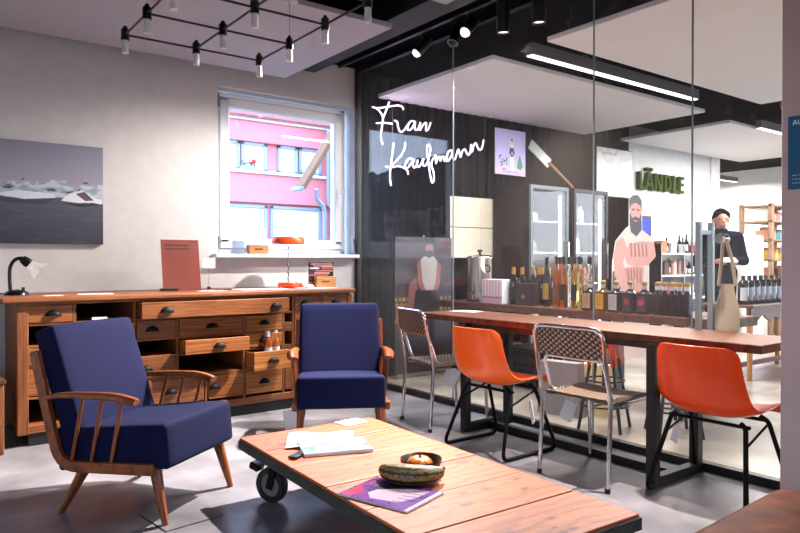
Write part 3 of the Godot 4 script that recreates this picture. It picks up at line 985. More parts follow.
func build_cabinet() -> void:
	# half-dome cup pull, open below
	var cm := MB.new()
	cm.sheet(12, 6, func(u: float, v: float) -> Vector3:
		var a := PI * u
		var r := 0.040 * sin(0.12 + v * 1.45)
		return Vector3(-cos(a) * r, sin(a) * r * 0.72 - 0.012, 0.024 * cos(v * 1.5) + 0.001), 0.0025)
	cm.box(Vector3(0, -0.010, 0.002), Vector3(0.086, 0.008, 0.004), 0.001)
	cup_mesh = cm.mesh(M.black_metal)
	var o := thing("drawer_cabinet", "old wooden cabinet of many drawers under the window", "cabinet", Vector3(-1.66, 0, 0))
	var ox := 1.66
	var X := [-2.785, -2.52, -2.165, -1.888, -1.41, -1.10, -1.02, -0.78, -0.535]
	for i in X.size():
		X[i] += ox
	var Y := [0.845, 0.72, 0.585, 0.47, 0.32, 0.135]
	var zf := 0.685
	part(o, "top_board", MB.new().bb(Vector3(-2.915 + ox, 0.853, 0.03), Vector3(-0.49 + ox, 0.885, 0.735), 0.008), M.cab_x)
	part(o, "moulding", MB.new().bb(Vector3(-2.83 + ox, 0.838, 0.05), Vector3(-0.52 + ox, 0.854, 0.70), 0.005), M.cab_x)
	part(o, "side_panel", MB.new().bb(Vector3(-2.82 + ox, 0.07, 0.06), Vector3(X[0], 0.84, zf), 0.004), M.cab_y)
	part(o, "side_panel", MB.new().bb(Vector3(X[8], 0.07, 0.06), Vector3(-0.51 + ox, 0.84, zf), 0.004), M.cab_y)
	part(o, "corner_post", MB.new().bb(Vector3(-2.835 + ox, 0.07, zf - 0.05), Vector3(X[0] + 0.012, 0.84, zf + 0.012), 0.006), M.cab_y)
	part(o, "corner_post", MB.new().bb(Vector3(X[8] - 0.012, 0.07, zf - 0.05), Vector3(-0.50 + ox, 0.84, zf + 0.012), 0.006), M.cab_y)
	part(o, "back_board", MB.new().bb(Vector3(X[0], 0.07, 0.06), Vector3(X[8], 0.84, 0.075), 0.0), M.cab_in)
	part(o, "base_rail", MB.new().bb(Vector3(X[0], 0.075, 0.06), Vector3(X[8], 0.125, zf + 0.008), 0.004), M.cab_x)
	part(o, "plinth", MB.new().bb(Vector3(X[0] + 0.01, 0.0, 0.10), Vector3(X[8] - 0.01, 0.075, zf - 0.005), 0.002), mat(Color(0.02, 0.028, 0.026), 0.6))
	for k in range(1, 5):
		part(o, "shelf_board", MB.new().bb(Vector3(X[0], Y[k] - 0.008, 0.075), Vector3(X[8], Y[k] + 0.008, zf - 0.003), 0.002), M.cab_x)
	# uprights: [column line, lowest row, highest row]
	for q in [[1, 0, 5], [2, 0, 5], [3, 1, 4], [4, 1, 5], [5, 0, 5], [6, 0, 5], [7, 0, 5]]:
		part(o, "divider", MB.new().bb(Vector3(X[q[0]] - 0.009, Y[q[2]] - 0.01, 0.075), Vector3(X[q[0]] + 0.009, Y[q[1]], zf), 0.002), M.cab_y)
	part(o, "divider", MB.new().bb(Vector3(-1.69 + ox - 0.009, Y[5], 0.075), Vector3(-1.69 + ox + 0.009, Y[4], zf), 0.002), M.cab_y)
	part(o, "divider", MB.new().bb(Vector3(X[0], 0.275, 0.075), Vector3(X[1], 0.291, zf), 0.002), M.cab_x)
	var dm := [M.drawer_a, M.drawer_b, M.drawer_c]
	var g := func(i: int, j: int, r: int, pull: float, kn: Array) -> MeshInstance3D:
		var ks := []
		for k in kn:
			ks.append(lerpf(X[i], X[j], k))
		return drawer(o, X[i] + 0.006, X[j] - 0.006, Y[r + 1] + 0.004, Y[r] - 0.004, pull, dm[(i * 5 + r * 3) % 3], ks)
	g.call(0, 1, 0, 0.0, [0.55])
	g.call(0, 1, 2, 0.0, [])
	drawer(o, X[0] + 0.006, X[1] - 0.006, 0.292, 0.462, 0.0, M.drawer_a, [-2.62 + ox])
	g.call(1, 2, 1, 0.05, [0.5])
	g.call(1, 2, 3, 0.0, [0.5])
	g.call(1, 2, 4, 0.0, [0.5])
	g.call(2, 5, 0, 0.115, [0.16, 0.89])
	g.call(2, 3, 1, 0.0, [0.4])
	g.call(2, 3, 3, 0.0, [0.25])
	drawer(o, X[2] + 0.006, -1.70 + ox, Y[5] + 0.004, Y[4] - 0.004, 0.0, M.drawer_b, [-1.93 + ox])
	drawer(o, -1.68 + ox, X[4] - 0.006, Y[5] + 0.004, Y[4] - 0.004, 0.0, M.drawer_a, [-1.63 + ox])
	g.call(3, 4, 1, 0.0, [0.5])
	g.call(3, 4, 2, 0.115, [0.52])
	g.call(4, 5, 1, 0.0, [0.5])
	g.call(4, 5, 2, 0.0, [0.5])
	g.call(4, 5, 3, 0.135, [0.52])
	g.call(4, 5, 4, 0.0, [0.5])
	g.call(5, 6, 3, 0.0, [])
	g.call(5, 6, 4, 0.0, [])
	for r in 5:
		g.call(6, 7, r, 0.0, [0.42])
		g.call(7, 8, r, 0.0, [0.52])
	# small frame around the narrow pigeon holes
	part(o, "divider", MB.new().bb(Vector3(X[5], Y[1] - 0.075, zf - 0.02), Vector3(X[6], Y[1] - 0.135, zf), 0.002), M.cab_x)

func page(parent: Node3D, called: String, img: Image, w: float, h: float, tilt := 0.0) -> void:
	# an upright printed sheet; the print is on its front (+z)
	var mb := MB.new()
	mb.bb(Vector3(-w / 2, 0, -0.0015), Vector3(w / 2, h, 0.0015), 0.0)
	var o := part(parent, called, mb, printed(img))
	o.rotation.x = tilt
func build_cabinet_things() -> void:
	var top := 0.885
	# canvas with icebergs
	var im := Image.create(320, 240, false, Image.FORMAT_RGB8)
	var q := noise(40, 0.02, 4)
	for y in 240:
		for x in 320:
			var c: Color
			var shore := 118.0 + q.get_noise_2d(x * 0.6, 0) * 10.0
			var crest := 92.0 - q.get_noise_2d(x * 1.6, 40) * 26.0 - (18.0 if x > 40 and x < 70 else 0.0)
			if y < crest:
				c = Color(0.46, 0.47, 0.54).lerp(Color(0.56, 0.55, 0.60), y / 100.0)
			elif y < shore + 12:
				var k := q.get_noise_2d(x * 1.1, y * 2.2)
				c = Color(0.68, 0.72, 0.77).lerp(Color(0.50, 0.55, 0.61), clampf(0.5 - k * 2.0, 0, 1))
				if k < -0.38: c = Color(0.22, 0.25, 0.29)
			else:
				c = Color(0.30, 0.31, 0.36).lerp(Color(0.16, 0.18, 0.23), (y - 120) / 120.0)
				c = c.lerp(Color(0.4, 0.42, 0.47), clampf(q.get_noise_2d(x * 0.5, y * 4.0) * 0.4, 0, 0.3))
			im.set_pixel(x, y, c)
	paint_poly(im, [Vector2(232, 136), Vector2(250, 118), Vector2(275, 108), Vector2(302, 126), Vector2(319, 130), Vector2(319, 140), Vector2(290, 143)], Color(0.80, 0.82, 0.86))
	paint_poly(im, [Vector2(262, 118), Vector2(280, 112), Vector2(300, 132), Vector2(282, 134)], Color(0.34, 0.27, 0.29))
	paint_poly(im, [Vector2(236, 142), Vector2(300, 138), Vector2(319, 142), Vector2(270, 150)], Color(0.14, 0.15, 0.18))
	paint_poly(im, [Vector2(100, 128), Vector2(150, 116), Vector2(215, 120), Vector2(222, 130), Vector2(160, 136)], Color(0.76, 0.80, 0.84))
	paint_poly(im, [Vector2(100, 133), Vector2(160, 138), Vector2(222, 132), Vector2(200, 146), Vector2(120, 146)], Color(0.20, 0.22, 0.26))
	var pic := thing("canvas_picture", "large canvas print of icebergs hanging on the plaster wall", "picture", Vector3(-2.70, 1.218, 0.004))
	part(pic, "canvas", MB.new().bb(Vector3(-0.5, 0, 0), Vector3(0.5, 0.695, 0.028), 0.002), mat(Color(0.55, 0.53, 0.55), 0.8))
	part(pic, "print", MB.new().bb(Vector3(-0.499, 0.001, 0.028), Vector3(0.499, 0.694, 0.0295), 0.0), printed(im, 0.6))
	# small black desk lamp with ruffled glass shade
	var dl := thing("desk_lamp", "small black gooseneck desk lamp with ruffled clear glass shade", "lamp", Vector3(-2.79, top, 0.36))
	dl.scale = Vector3.ONE * 1.12
	part(dl, "base", MB.new().lathe([Vector2(0, 0), Vector2(0.062, 0), Vector2(0.062, 0.012), Vector2(0.05, 0.022), Vector2(0.02, 0.032), Vector2(0, 0.034)], 18), M.black_gloss)
	part(dl, "neck", MB.new().tube(smooth([Vector3(-0.03, 0.01, 0), Vector3(-0.034, 0.10, 0), Vector3(-0.03, 0.16, 0), Vector3(-0.005, 0.20, 0.0), Vector3(0.03, 0.208, 0.0)]), 0.010, 8), M.black_gloss)
	var tilt := Basis(Vector3.BACK, -2.25)
	part(dl, "bulb_holder", MB.new().at(Transform3D(Basis(Vector3.BACK, 0.9), Vector3(0.045, 0.19, 0))).lathe([Vector2(0, 0.025), Vector2(0.02, 0.025), Vector2(0.026, 0.0), Vector2(0.026, -0.022), Vector2(0, -0.024)], 14), mat(Color(0.10, 0.09, 0.06), 0.3, 0.7))
	var shade := MB.new().at(Transform3D(Basis(Vector3.BACK, 0.9), Vector3(0.045, 0.19, 0)))
	shade.sheet(40, 6, func(u: float, v: float) -> Vector3:
		var a := TAU * u
		var r := 0.024 + 0.036 * pow(v, 1.6) * (1.0 + 0.22 * v * sin(a * 7.0))
		return Vector3(cos(a) * r, -0.022 - 0.075 * v, sin(a) * r), 0.0)
	part(dl, "glass_shade", shade, glass(Color(0.9, 0.9, 0.92, 0.15)))
	part(dl, "switch", MB.new().cyl(Vector3(0.03, 0.025, 0.02), Vector3(0.03, 0.045, 0.02), 0.008, 0.008, 8), M.black_gloss)
	part(dl, "cord", MB.new().tube(smooth([Vector3(-0.05, 0.008, -0.02), Vector3(-0.11, 0.008, -0.03), Vector3(-0.125, -0.05, -0.03), Vector3(-0.15, -0.25, 0.02), Vector3(-0.10, -0.50, 0.0), Vector3(-0.12, -0.775, -0.05)]), 0.003, 6), M.black)
	# papers lying on the top
	for p in [[-2.62, 0.55, 0.11, 0.07, 0.2, "white card lying beside the desk lamp"], [-2.36, 0.50, 0.21, 0.15, -0.15, "white sheet lying between lamp and red brochure"], [-1.58, 0.50, 0.21, 0.10, 0.05, "white leaflet lying before the red brochure"], [-1.17, 0.45, 0.42, 0.28, 0.0, "large white sheet lying before the orange lamp"], [-0.72, 0.50, 0.30, 0.21, 0.1, "white sheet lying under the postcard block"]]:
		solo("paper_sheet", p[5], "paper", MB.new().bb(Vector3(-p[2] / 2, 0, -p[3] / 2), Vector3(p[2] / 2, 0.002, p[3] / 2), 0.0), M.paper, Vector3(p[0], top, p[1]), p[4])
	solo("pen", "black pen lying on the white leaflet", "pen", MB.new().tube([Vector3(-0.06, 0.005, 0), Vector3(0.06, 0.005, 0.02), Vector3(0.07, 0.005, 0.023)], [0.005, 0.005, 0.001], 8), M.black, Vector3(-1.50, top + 0.003, 0.50), 0.2)
	# red brochure on its stand
	im = Image.create(180, 250, false, Image.FORMAT_RGB8)
	im.fill(Color(0.48, 0.205, 0.155))
	text_lines(im, 20, 150, 60, 14, 11, 2, Color(0.36, 0.10, 0.08), 4)
	text_lines(im, 85, 165, 222, 2, 8, 2, Color(0.40, 0.12, 0.10), 9)
	text_lines(im, 18, 155, 24, 2, 17, 8, Color(0.13, 0.05, 0.05), 3)
	text_lines(im, 132, 175, 6, 1, 8, 5, Color(0.13, 0.05, 0.05), 6)
	var br := thing("red_brochure", "red printed notice leaning upright on a small black stand", "brochure", Vector3(-1.73, top, 0.33))
	page(br, "sheet", im, 0.278, 0.375, -0.16)
	part(br, "stand", MB.new().bb(Vector3(-0.15, 0.0, -0.05), Vector3(-0.04, 0.018, 0.03), 0.003), M.black)
	# clear sign holder with a card
	var ah := thing("sign_holder", "white card on a thin wire foot between brochure and lamp", "sign holder", Vector3(-1.49, top, 0.22))
	part(ah, "card", MB.new().bb(Vector3(-0.05, 0.16, 0), Vector3(0.05, 0.24, 0.002), 0.0), M.paper)
	part(ah, "wire", MB.new().cyl(Vector3(0, 0.02, -0.003), Vector3(0, 0.165, -0.003), 0.002, 0.002, 6), M.steel)
	part(ah, "foot", MB.new().lathe([Vector2(0, 0), Vector2(0.014, 0), Vector2(0.014, 0.02), Vector2(0, 0.022)], 12), M.brown_wood)
	var hi := Image.create(50, 40, false, Image.FORMAT_RGB8)
	hi.fill(Color(0.90, 0.89, 0.87))
	text_lines(hi, 8, 44, 12, 2, 7, 2, Color(0.45, 0.44, 0.44), 2)
	part(ah, "print", MB.new().bb(Vector3(-0.05, 0.16, 0.002), Vector3(0.05, 0.24, 0.0026), 0.0), printed(hi))
	# orange disc lamp
	var ol := thing("table_lamp", "orange table lamp with flat drum shade and twisted cord", "lamp", Vector3(-0.885, top, 0.35))
	part(ol, "base", MB.new().lathe([Vector2(0, 0), Vector2(0.078, 0), Vector2(0.082, 0.006), Vector2(0.082, 0.036), Vector2(0.078, 0.042), Vector2(0, 0.042)], 28), M.orange_lacquer)
	part(ol, "arm_stub", MB.new().bb(Vector3(0.05, 0.004, -0.02), Vector3(0.125, 0.038, 0.02), 0.01), M.orange_lacquer)
	part(ol, "pole", MB.new().cyl(Vector3(0, 0.04, 0), Vector3(0, 0.53, 0), 0.004, 0.004, 8), M.chrome)
	part(ol, "shade", MB.new().lathe([Vector2(0.122, 0.352), Vector2(0.127, 0.352), Vector2(0.127, 0.402), Vector2(0.122, 0.406), Vector2(0.01, 0.406)], 32), M.orange_lacquer)
	var cord := []
	for k in 40:
		cord.append(Vector3(cos(k * 0.9) * 0.007, 0.045 + k * 0.0077, sin(k * 0.9) * 0.007))
	part(ol, "cord", MB.new().tube(cord, 0.0022, 5), M.black)
	solo("white_plug", "white round adapter lying beside the orange lamp", "adapter", MB.new().lathe([Vector2(0, 0), Vector2(0.035, 0), Vector2(0.038, 0.012), Vector2(0.025, 0.026), Vector2(0, 0.03)], 16), M.pvc, Vector3(-0.76, top + 0.002, 0.47))
	# postcard in a wooden block
	im = Image.create(120, 110, false, Image.FORMAT_RGB8)
	rng.seed = 12
	for k in 22:
		var c: Color = [Color(0.12, 0.09, 0.13), Color(0.55, 0.40, 0.42), Color(0.20, 0.12, 0.16), Color(0.70, 0.52, 0.45), Color(0.34, 0.22, 0.32), Color(0.62, 0.22, 0.16)][k % 6]
		im.fill_rect(Rect2i(rng.randi_range(-20, 60), k * 5, rng.randi_range(60, 120), 7), c)
	im.fill_rect(Rect2i(0, 18, 62, 18), Color(0.10, 0.08, 0.12))
	text_lines(im, 6, 58, 23, 1, 8, 7, Color(0.86, 0.84, 0.82), 2)
	var pc := thing("postcard_block", "colourful postcard standing in a wooden block on cabinet", "postcard", Vector3(-0.59, top, 0.36))
	page(pc, "card", im, 0.235, 0.205)
	var wb := part(pc, "block", MB.new().bb(Vector3(-0.07, 0.0, 0.003), Vector3(0.115, 0.088, 0.05), 0.004), M.light_wood)
	part(wb, "slot", MB.new().box(Vector3(0.02, 0.048, 0.0505), Vector3(0.07, 0.012, 0.002), 0.001), M.brown_wood)
	var sc := thing("sill_card", "white card standing in a wooden block on window sill", "card", Vector3(-1.01, 1.158, 0.03))
	part(sc, "card", MB.new().bb(Vector3(-0.105, 0.02, -0.002), Vector3(0.09, 0.21, 0.0), 0.0), M.paper)
	var wb2 := part(sc, "block", MB.new().bb(Vector3(-0.085, 0.0, 0.002), Vector3(0.09, 0.075, 0.045), 0.004), M.light_wood)
	part(wb2, "slot", MB.new().box(Vector3(0.0, 0.04, 0.0455), Vector3(0.07, 0.014, 0.002), 0.001), M.brown_wood)
	# two syrup bottles in the pulled drawer, a card in another
	for k in 2:
		var b := thing("syrup_bottle", "small amber syrup bottle standing in a pulled out drawer", "bottle", Vector3(-1.235 + k * 0.075, 0.352, 0.70 - k * 0.03), 0.0, "amber bottles in the drawer")
		part(b, "body", MB.new().lathe([Vector2(0, 0), Vector2(0.030, 0), Vector2(0.032, 0.01), Vector2(0.032, 0.15), Vector2(0.022, 0.18), Vector2(0.013, 0.19), Vector2(0.013, 0.205), Vector2(0, 0.205)], 16), mat(Color(0.55, 0.27, 0.07), 0.1))
		part(b, "label", MB.new().lathe([Vector2(0.0328, 0.06), Vector2(0.0328, 0.12)], 16, 0.3, PI - 0.3), M.paper)
		part(b, "cap", MB.new().lathe([Vector2(0, 0.24), Vector2(0.018, 0.238), Vector2(0.018, 0.2), Vector2(0, 0.2)], 12), M.pvc)
	solo("price_card", "small cream card standing in a drawer behind the near armchair", "card", MB.new().bb(Vector3(-0.045, 0, -0.002), Vector3(0.045, 0.085, 0.002), 0.001), M.paper, Vector3(-2.38, 0.665, 0.70))
	var cr := thing("wooden_crate", "plain wooden crate standing left of the drawer cabinet", "crate", Vector3(-3.16, 0, 0.60))
	part(cr, "body", MB.new().bb(Vector3(-0.25, 0.0, -0.2), Vector3(0.25, 0.40, 0.2), 0.006), M.cab_y)
	part(cr, "lid", MB.new().bb(Vector3(-0.26, 0.40, -0.21), Vector3(0.26, 0.425, 0.21), 0.006), M.brown_wood)

# ---- armchairs ---------------------------------------------------------------------------------------
func make_armchair(label: String) -> Node3D:
	var o := thing("armchair", label, "armchair", Vector3.ZERO, 0.0, "navy armchairs with wooden frames")
	var seat := MB.new().at(Transform3D(Basis(Vector3.RIGHT, -0.10), Vector3(0, 0.300, 0.01)))
	seat.cushion(Vector3(0.52, 0.19, 0.57), 0.02, 0.010, 12)
	part(o, "seat", seat, M.navy)
	var back := MB.new().at(Transform3D(Basis(Vector3.RIGHT, -0.33), Vector3(0, 0.565, -0.265)))
	back.cushion(Vector3(0.52, 0.50, 0.11), 0.02, 0.008, 12)
	part(o, "backrest", back, M.navy)
	for s: int in [-1, 1]:
		var x := s * 0.277
		# side frame: rail beside the seat that bends up behind the back
		var path := rounded([Vector3(x, 0.235, 0.24), Vector3(x, 0.212, -0.235), Vector3(x, 0.48, -0.31), Vector3(x, 0.70, -0.365)], 0.09, 6)
		var fr := MB.new()
		for i in path.size() - 1:
			var a: Vector3 = path[i]
			var b: Vector3 = path[i + 1]
			var e := (b - a).normalized() * 0.004
			fr.bar(a - e, b + e, 0.048, 0.030, 0.006, Vector3.RIGHT)
		part(o, "side_frame", fr, M.chair_wood_z)
		var arm := MB.new()
		var ap := [Vector3(x, 0.500, -0.325), Vector3(x + s * 0.01, 0.520, -0.22), Vector3(x + s * 0.018, 0.530, -0.05), Vector3(x + s * 0.018, 0.528, 0.08), Vector3(x + s * 0.010, 0.512, 0.17)]
		arm.tube(smooth(ap, 5), [0.020, 0.022, 0.023, 0.024, 0.025, 0.026, 0.027, 0.028, 0.029, 0.030, 0.031, 0.032, 0.034, 0.035, 0.036, 0.036, 0.036, 0.035, 0.034, 0.032, 0.026], 12, false, 0.48)
		part(o, "armrest", arm, M.chair_wood_z)
		for k in 3:
			var zt := -0.10 + k * 0.10
			part(o, "spindle", MB.new().tube([Vector3(x + s * 0.014, 0.520, zt), Vector3(x, 0.23, zt - 0.07)], [0.008, 0.009], 8), M.chair_wood_y)
		part(o, "leg", MB.new().tube([Vector3(s * 0.235, 0.235, 0.22), Vector3(s * 0.255, 0.0, 0.285)], [0.027, 0.013], 12), M.chair_wood_y)
		part(o, "leg", MB.new().tube([Vector3(s * 0.235, 0.225, -0.12), Vector3(s * 0.262, 0.0, -0.245)], [0.027, 0.013], 12), M.chair_wood_y)
	return o
func build_armchairs() -> void:
	var fh := thing("floor_hatch", "thin square floor hatch plate under the near armchair", "floor hatch", Vector3(-2.42, 0, 2.30), 0.12)
	part(fh, "rim", MB.new().bb(Vector3(-0.13, 0, -0.13), Vector3(0.13, 0.002, 0.13), 0.0), M.black)
	part(fh, "plate", MB.new().bb(Vector3(-0.126, 0.0, -0.126), Vector3(0.126, 0.0035, 0.126), 0.001), M.floor)
	var a := make_armchair("navy armchair with wooden arms beside the wheeled table caster")
	var f := Vector3(0.59, 0, 0.807)
	a.position = Vector3(-2.305, 0, 2.225) - f * 0.285
	a.rotation.y = atan2(f.x, f.z)
	f = Vector3(-0.51, 0, 0.86)
	var b := copy_of(a, "navy armchair before the cabinet with a white tag", Vector3(-1.307, 0, 1.825) - f * 0.285, atan2(f.x, f.z))
	var tg := MB.new().at(Transform3D(Basis(Vector3.BACK, 0.12), Vector3(-0.31, 0.20, 0.15))).bb(Vector3(-0.04, -0.12, -0.001), Vector3(0.04, 0.0, 0.001), 0.0)
	tg.at(Transform3D()).cyl(Vector3(-0.31, 0.20, 0.15), Vector3(-0.285, 0.245, 0.15), 0.001, 0.001, 4)
	part(b, "price_tag", tg, M.tag, "white paper tag on a string")

# ---- the wheeled plank table ---------------------------------------------------------------------------
func plank_image(s: int) -> Image:
	var im := Image.create(512, 192, false, Image.FORMAT_RGB8)
	var a := noise(50 + s, 0.008, 3)
	var b := noise(90 + s, 0.05, 3)
	rng.seed = 200 + s
	var knots := []
	for k in 7:
		knots.append([rng.randf_range(20, 490), rng.randf_range(15, 175), rng.randf_range(4, 11)])
	for y in 192:
		for x in 512:
			var yy := y + a.get_noise_2d(x * 0.35, y * 0.8) * 34.0
			var dark := 0.0
			for k in knots:
				var dx: float = (x - k[0]) / 2.2
				var dy: float = y - k[1]
				var r := sqrt(dx * dx + dy * dy)
				yy += signf(dy) * 15.0 * exp(-r * r / (k[2] * k[2] * 9.0))
				dark = maxf(dark, exp(-pow(r / k[2], 4.0)))
			var g := 0.5 + 0.5 * sin(yy * 0.16)
			var fine := b.get_noise_2d(x * 0.03, y * 1.6)
			var c := Color(0.64, 0.345, 0.16).lerp(Color(0.44, 0.19, 0.07), clampf(g * g * g * 0.6 + fine * 0.5, 0, 1))
			c = c.lerp(Color(0.30, 0.14, 0.12), dark * 0.9)
			var stain := b.get_noise_2d(x * 0.22 + 300, y * 0.5)
			if stain > 0.40:
				c = c.lerp(Color(0.40, 0.25, 0.24), 0.35)
			im.set_pixel(x, y, c)
	return im
func build_low_table() -> void:
	var turn := deg_to_rad(-2.2)
	var o := thing("plank_table", "low wheeled coffee table of knotty pine planks", "coffee table", Vector3(-1.80, 0, 3.08), -deg_to_rad(2.3))
	var hw := 0.36
	var len := 1.645
	var mats := []
	for k in 3:
		var m := printed(plank_image(k), 0.5)
		m.heightmap_enabled = true
		m.heightmap_texture = m.albedo_texture
		m.heightmap_scale = 0.06
		mats.append(m)
	var z := -len / 2
	var ws := [0.272, 0.278, 0.285, 0.273, 0.262, 0.275]
	for k in 6:
		var pl := part(o, "plank", MB.new().bb(Vector3(-hw, 0.252, z + 0.003), Vector3(hw, 0.280 - (k % 2) * 0.001, z + ws[k] - 0.003), 0.004), mats[k % 3])
		if k >= 3:
			pl.rotation.y = PI
			pl.position.z = 2.0 * z + ws[k]
		z += ws[k]
	var fr := MB.new()
	fr.bb(Vector3(-hw, 0.228, -len / 2), Vector3(-hw + 0.04, 0.2515, len / 2), 0.004)
	fr.bb(Vector3(hw - 0.04, 0.228, -len / 2), Vector3(hw, 0.2515, len / 2), 0.004)
	fr.bb(Vector3(-hw + 0.04, 0.228, -len / 2), Vector3(hw - 0.04, 0.2515, -len / 2 + 0.04), 0.004)
	fr.bb(Vector3(-hw + 0.04, 0.228, len / 2 - 0.04), Vector3(hw - 0.04, 0.2515, len / 2), 0.004)
	fr.bb(Vector3(-hw - 0.004, 0.226, -len / 2 - 0.004), Vector3(-hw, 0.268, len / 2 + 0.004), 0.001)
	fr.bb(Vector3(hw, 0.226, -len / 2 - 0.004), Vector3(hw + 0.004, 0.268, len / 2 + 0.004), 0.001)
	fr.bb(Vector3(-hw, 0.226, len / 2), Vector3(hw, 0.268, len / 2 + 0.004), 0.001)
	part(o, "frame", fr, M.green_edge, "dark green steel edge")
	for sx: int in [-1, 1]:
		for sz: int in [-1, 1]:
			var c := Vector3(sx * (hw - 0.10), 0.080, sz * (len / 2 - 0.14))
			var ax := Basis(Vector3.UP, 0.5) * Basis(Vector3.BACK, PI / 2)
			var w := part(o, "caster", MB.new().at(Transform3D(ax, c)).lathe([Vector2(0.052, -0.021), Vector2(0.075, -0.021), Vector2(0.080, -0.013), Vector2(0.080, 0.013), Vector2(0.075, 0.021), Vector2(0.052, 0.021)], 24), M.rubber)
			part(w, "hub", MB.new().at(Transform3D(ax, c)).lathe([Vector2(0, -0.022), Vector2(0.014, -0.022), Vector2(0.016, -0.012), Vector2(0.053, -0.012), Vector2(0.053, 0.012), Vector2(0.016, 0.012), Vector2(0.014, 0.022), Vector2(0, 0.022)], 20), M.grey_plastic)
			var fk := MB.new().at(Transform3D(Basis(Vector3.UP, 0.5), Vector3(c.x, 0, c.z)))
			for e: int in [-1, 1]:
				fk.bar(Vector3(e * 0.026, 0.065, 0), Vector3(e * 0.026, 0.185, 0.03), 0.035, 0.004, 0.001, Vector3.RIGHT)
			fk.bb(Vector3(-0.03, 0.180, -0.02), Vector3(0.03, 0.190, 0.055), 0.002)
			fk.bb(Vector3(-0.05, 0.218, -0.045), Vector3(0.05, 0.227, 0.075), 0.002)
			fk.cyl(Vector3(0, 0.188, 0.02), Vector3(0, 0.220, 0.02), 0.03, 0.034, 14)
			part(w, "fork", fk, M.black_metal)
			part(w, "brake_pedal", MB.new().at(Transform3D(Basis(Vector3.UP, 0.5) * Basis(Vector3.RIGHT, 0.3), Vector3(c.x, 0.14, c.z))).bb(Vector3(-0.028, -0.03, -0.115), Vector3(0.028, 0.005, -0.06), 0.008), M.black_gloss)
	# things on the table
	var y := 0.281
	var mags := [
		[Vector3(-1.868, y, 2.664), -0.35, 0.21, 0.297, 0.012, "pale magazine with a green mark on the plank table", 0],
		[Vector3(-2.02, y, 3.290), 0.30, 0.225, 0.297, 0.006, "violet and red illustrated magazine beside the gourd", 1]]
	# open pale brochure beneath
	solo("folded_leaflet", "crumpled white leaflet under the pale magazine", "leaflet", MB.new().sheet(10, 10, func(u: float, v: float) -> Vector3: return Vector3((u - 0.5) * 0.30, 0.004 + 0.005 * sin(u * 9.0 + v * 5.0), (v - 0.5) * 0.24), 0.002), M.paper, Vector3(-1.86, y + 0.004, 2.53), -0.55)
	var im := Image.create(210, 297, false, Image.FORMAT_RGB8)
	var q := noise(60, 0.012, 3)
	for yy in 297:
		for x in 210:
			var k := q.get_noise_2d(x, yy)
			im.set_pixel(x, yy, Color(0.52, 0.55, 0.60).lerp(Color(0.30, 0.40, 0.54), clampf(k * 1.4 - 0.1, 0, 0.8)))
	im.fill_rect(Rect2i(40, 30, 70, 26), Color(0.35, 0.72, 0.42))
	var im2 := Image.create(225, 297, false, Image.FORMAT_RGB8)
	for yy in 297:
		for x in 225:
			var k := q.get_noise_2d(x * 1.2, yy * 1.2 + 700)
			var c := Color(0.34, 0.14, 0.46).lerp(Color(0.62, 0.10, 0.24), clampf(0.5 - yy / 160.0 - k, 0, 1))
			c = c.lerp(Color(0.14, 0.09, 0.30), clampf(k * 2.5 - 0.2, 0, 1))
			im2.set_pixel(x, yy, c)
	paint_poly(im2, [Vector2(30, 120), Vector2(70, 80), Vector2(130, 90), Vector2(190, 190), Vector2(200, 255), Vector2(120, 250), Vector2(50, 225)], Color(0.62, 0.55, 0.60))
	paint_poly(im2, [Vector2(96, 70), Vector2(140, 62), Vector2(205, 150), Vector2(200, 200), Vector2(150, 130)], Color(0.13, 0.08, 0.20))
	for k in 5:
		paint_poly(im2, [Vector2(50 + k * 30, 200), Vector2(54 + k * 30, 196), Vector2(70 + k * 30, 252), Vector2(64 + k * 30, 254)], Color(0.30, 0.22, 0.46))
	paint_poly(im2, [Vector2(8, 8), Vector2(110, 10), Vector2(90, 46), Vector2(20, 56)], Color(0.60, 0.10, 0.22))
	paint_poly(im2, [Vector2(0, 282), Vector2(225, 278), Vector2(225, 297), Vector2(0, 297)], Color(0.62, 0.60, 0.68))
	for g in mags:
		var o2 := thing("magazine", g[5], "magazine", g[0], g[1])
		part(o2, "pages", MB.new().bb(Vector3(-g[2] / 2, 0, -g[3] / 2), Vector3(g[2] / 2, g[4], g[3] / 2), 0.001), M.paper)
		part(o2, "cover", MB.new().bb(Vector3(-g[2] / 2, g[4], -g[3] / 2), Vector3(g[2] / 2, g[4] + 0.0008, g[3] / 2), 0.0), printed(im if g[6] == 0 else im2, 0.25))
		if g[6] == 0:
			o2.rotation.y += PI / 2
	solo("black_case", "slim black case beneath the magazine corner", "case", MB.new().bb(Vector3(-0.05, 0, -0.02), Vector3(0.05, 0.012, 0.02), 0.004), M.black_gloss, Vector3(-2.055, y, 2.68), 0.5)
	solo("white_note", "white note card at the far end of the plank table", "card", MB.new().bb(Vector3(-0.07, 0, -0.05), Vector3(0.07, 0.003, 0.05), 0.0), M.paper, Vector3(-1.555, y, 2.315), 0.1)
	# long striped gourd lying curved round a bowl
	var gp := []
	var gr := []
	for k in 25:
		var t := k / 24.0
		var a := lerpf(-2.75, -0.30, t)
		gp.append(Vector3(cos(a) * 0.112, 0.036 + 0.006 * sin(t * PI), -sin(a) * 0.108 - 0.012))
		gr.append(0.037 * pow(sin(PI * clampf(0.10 + t * 0.84, 0.0, 1.0)), 0.45))
	var gd := MB.new()
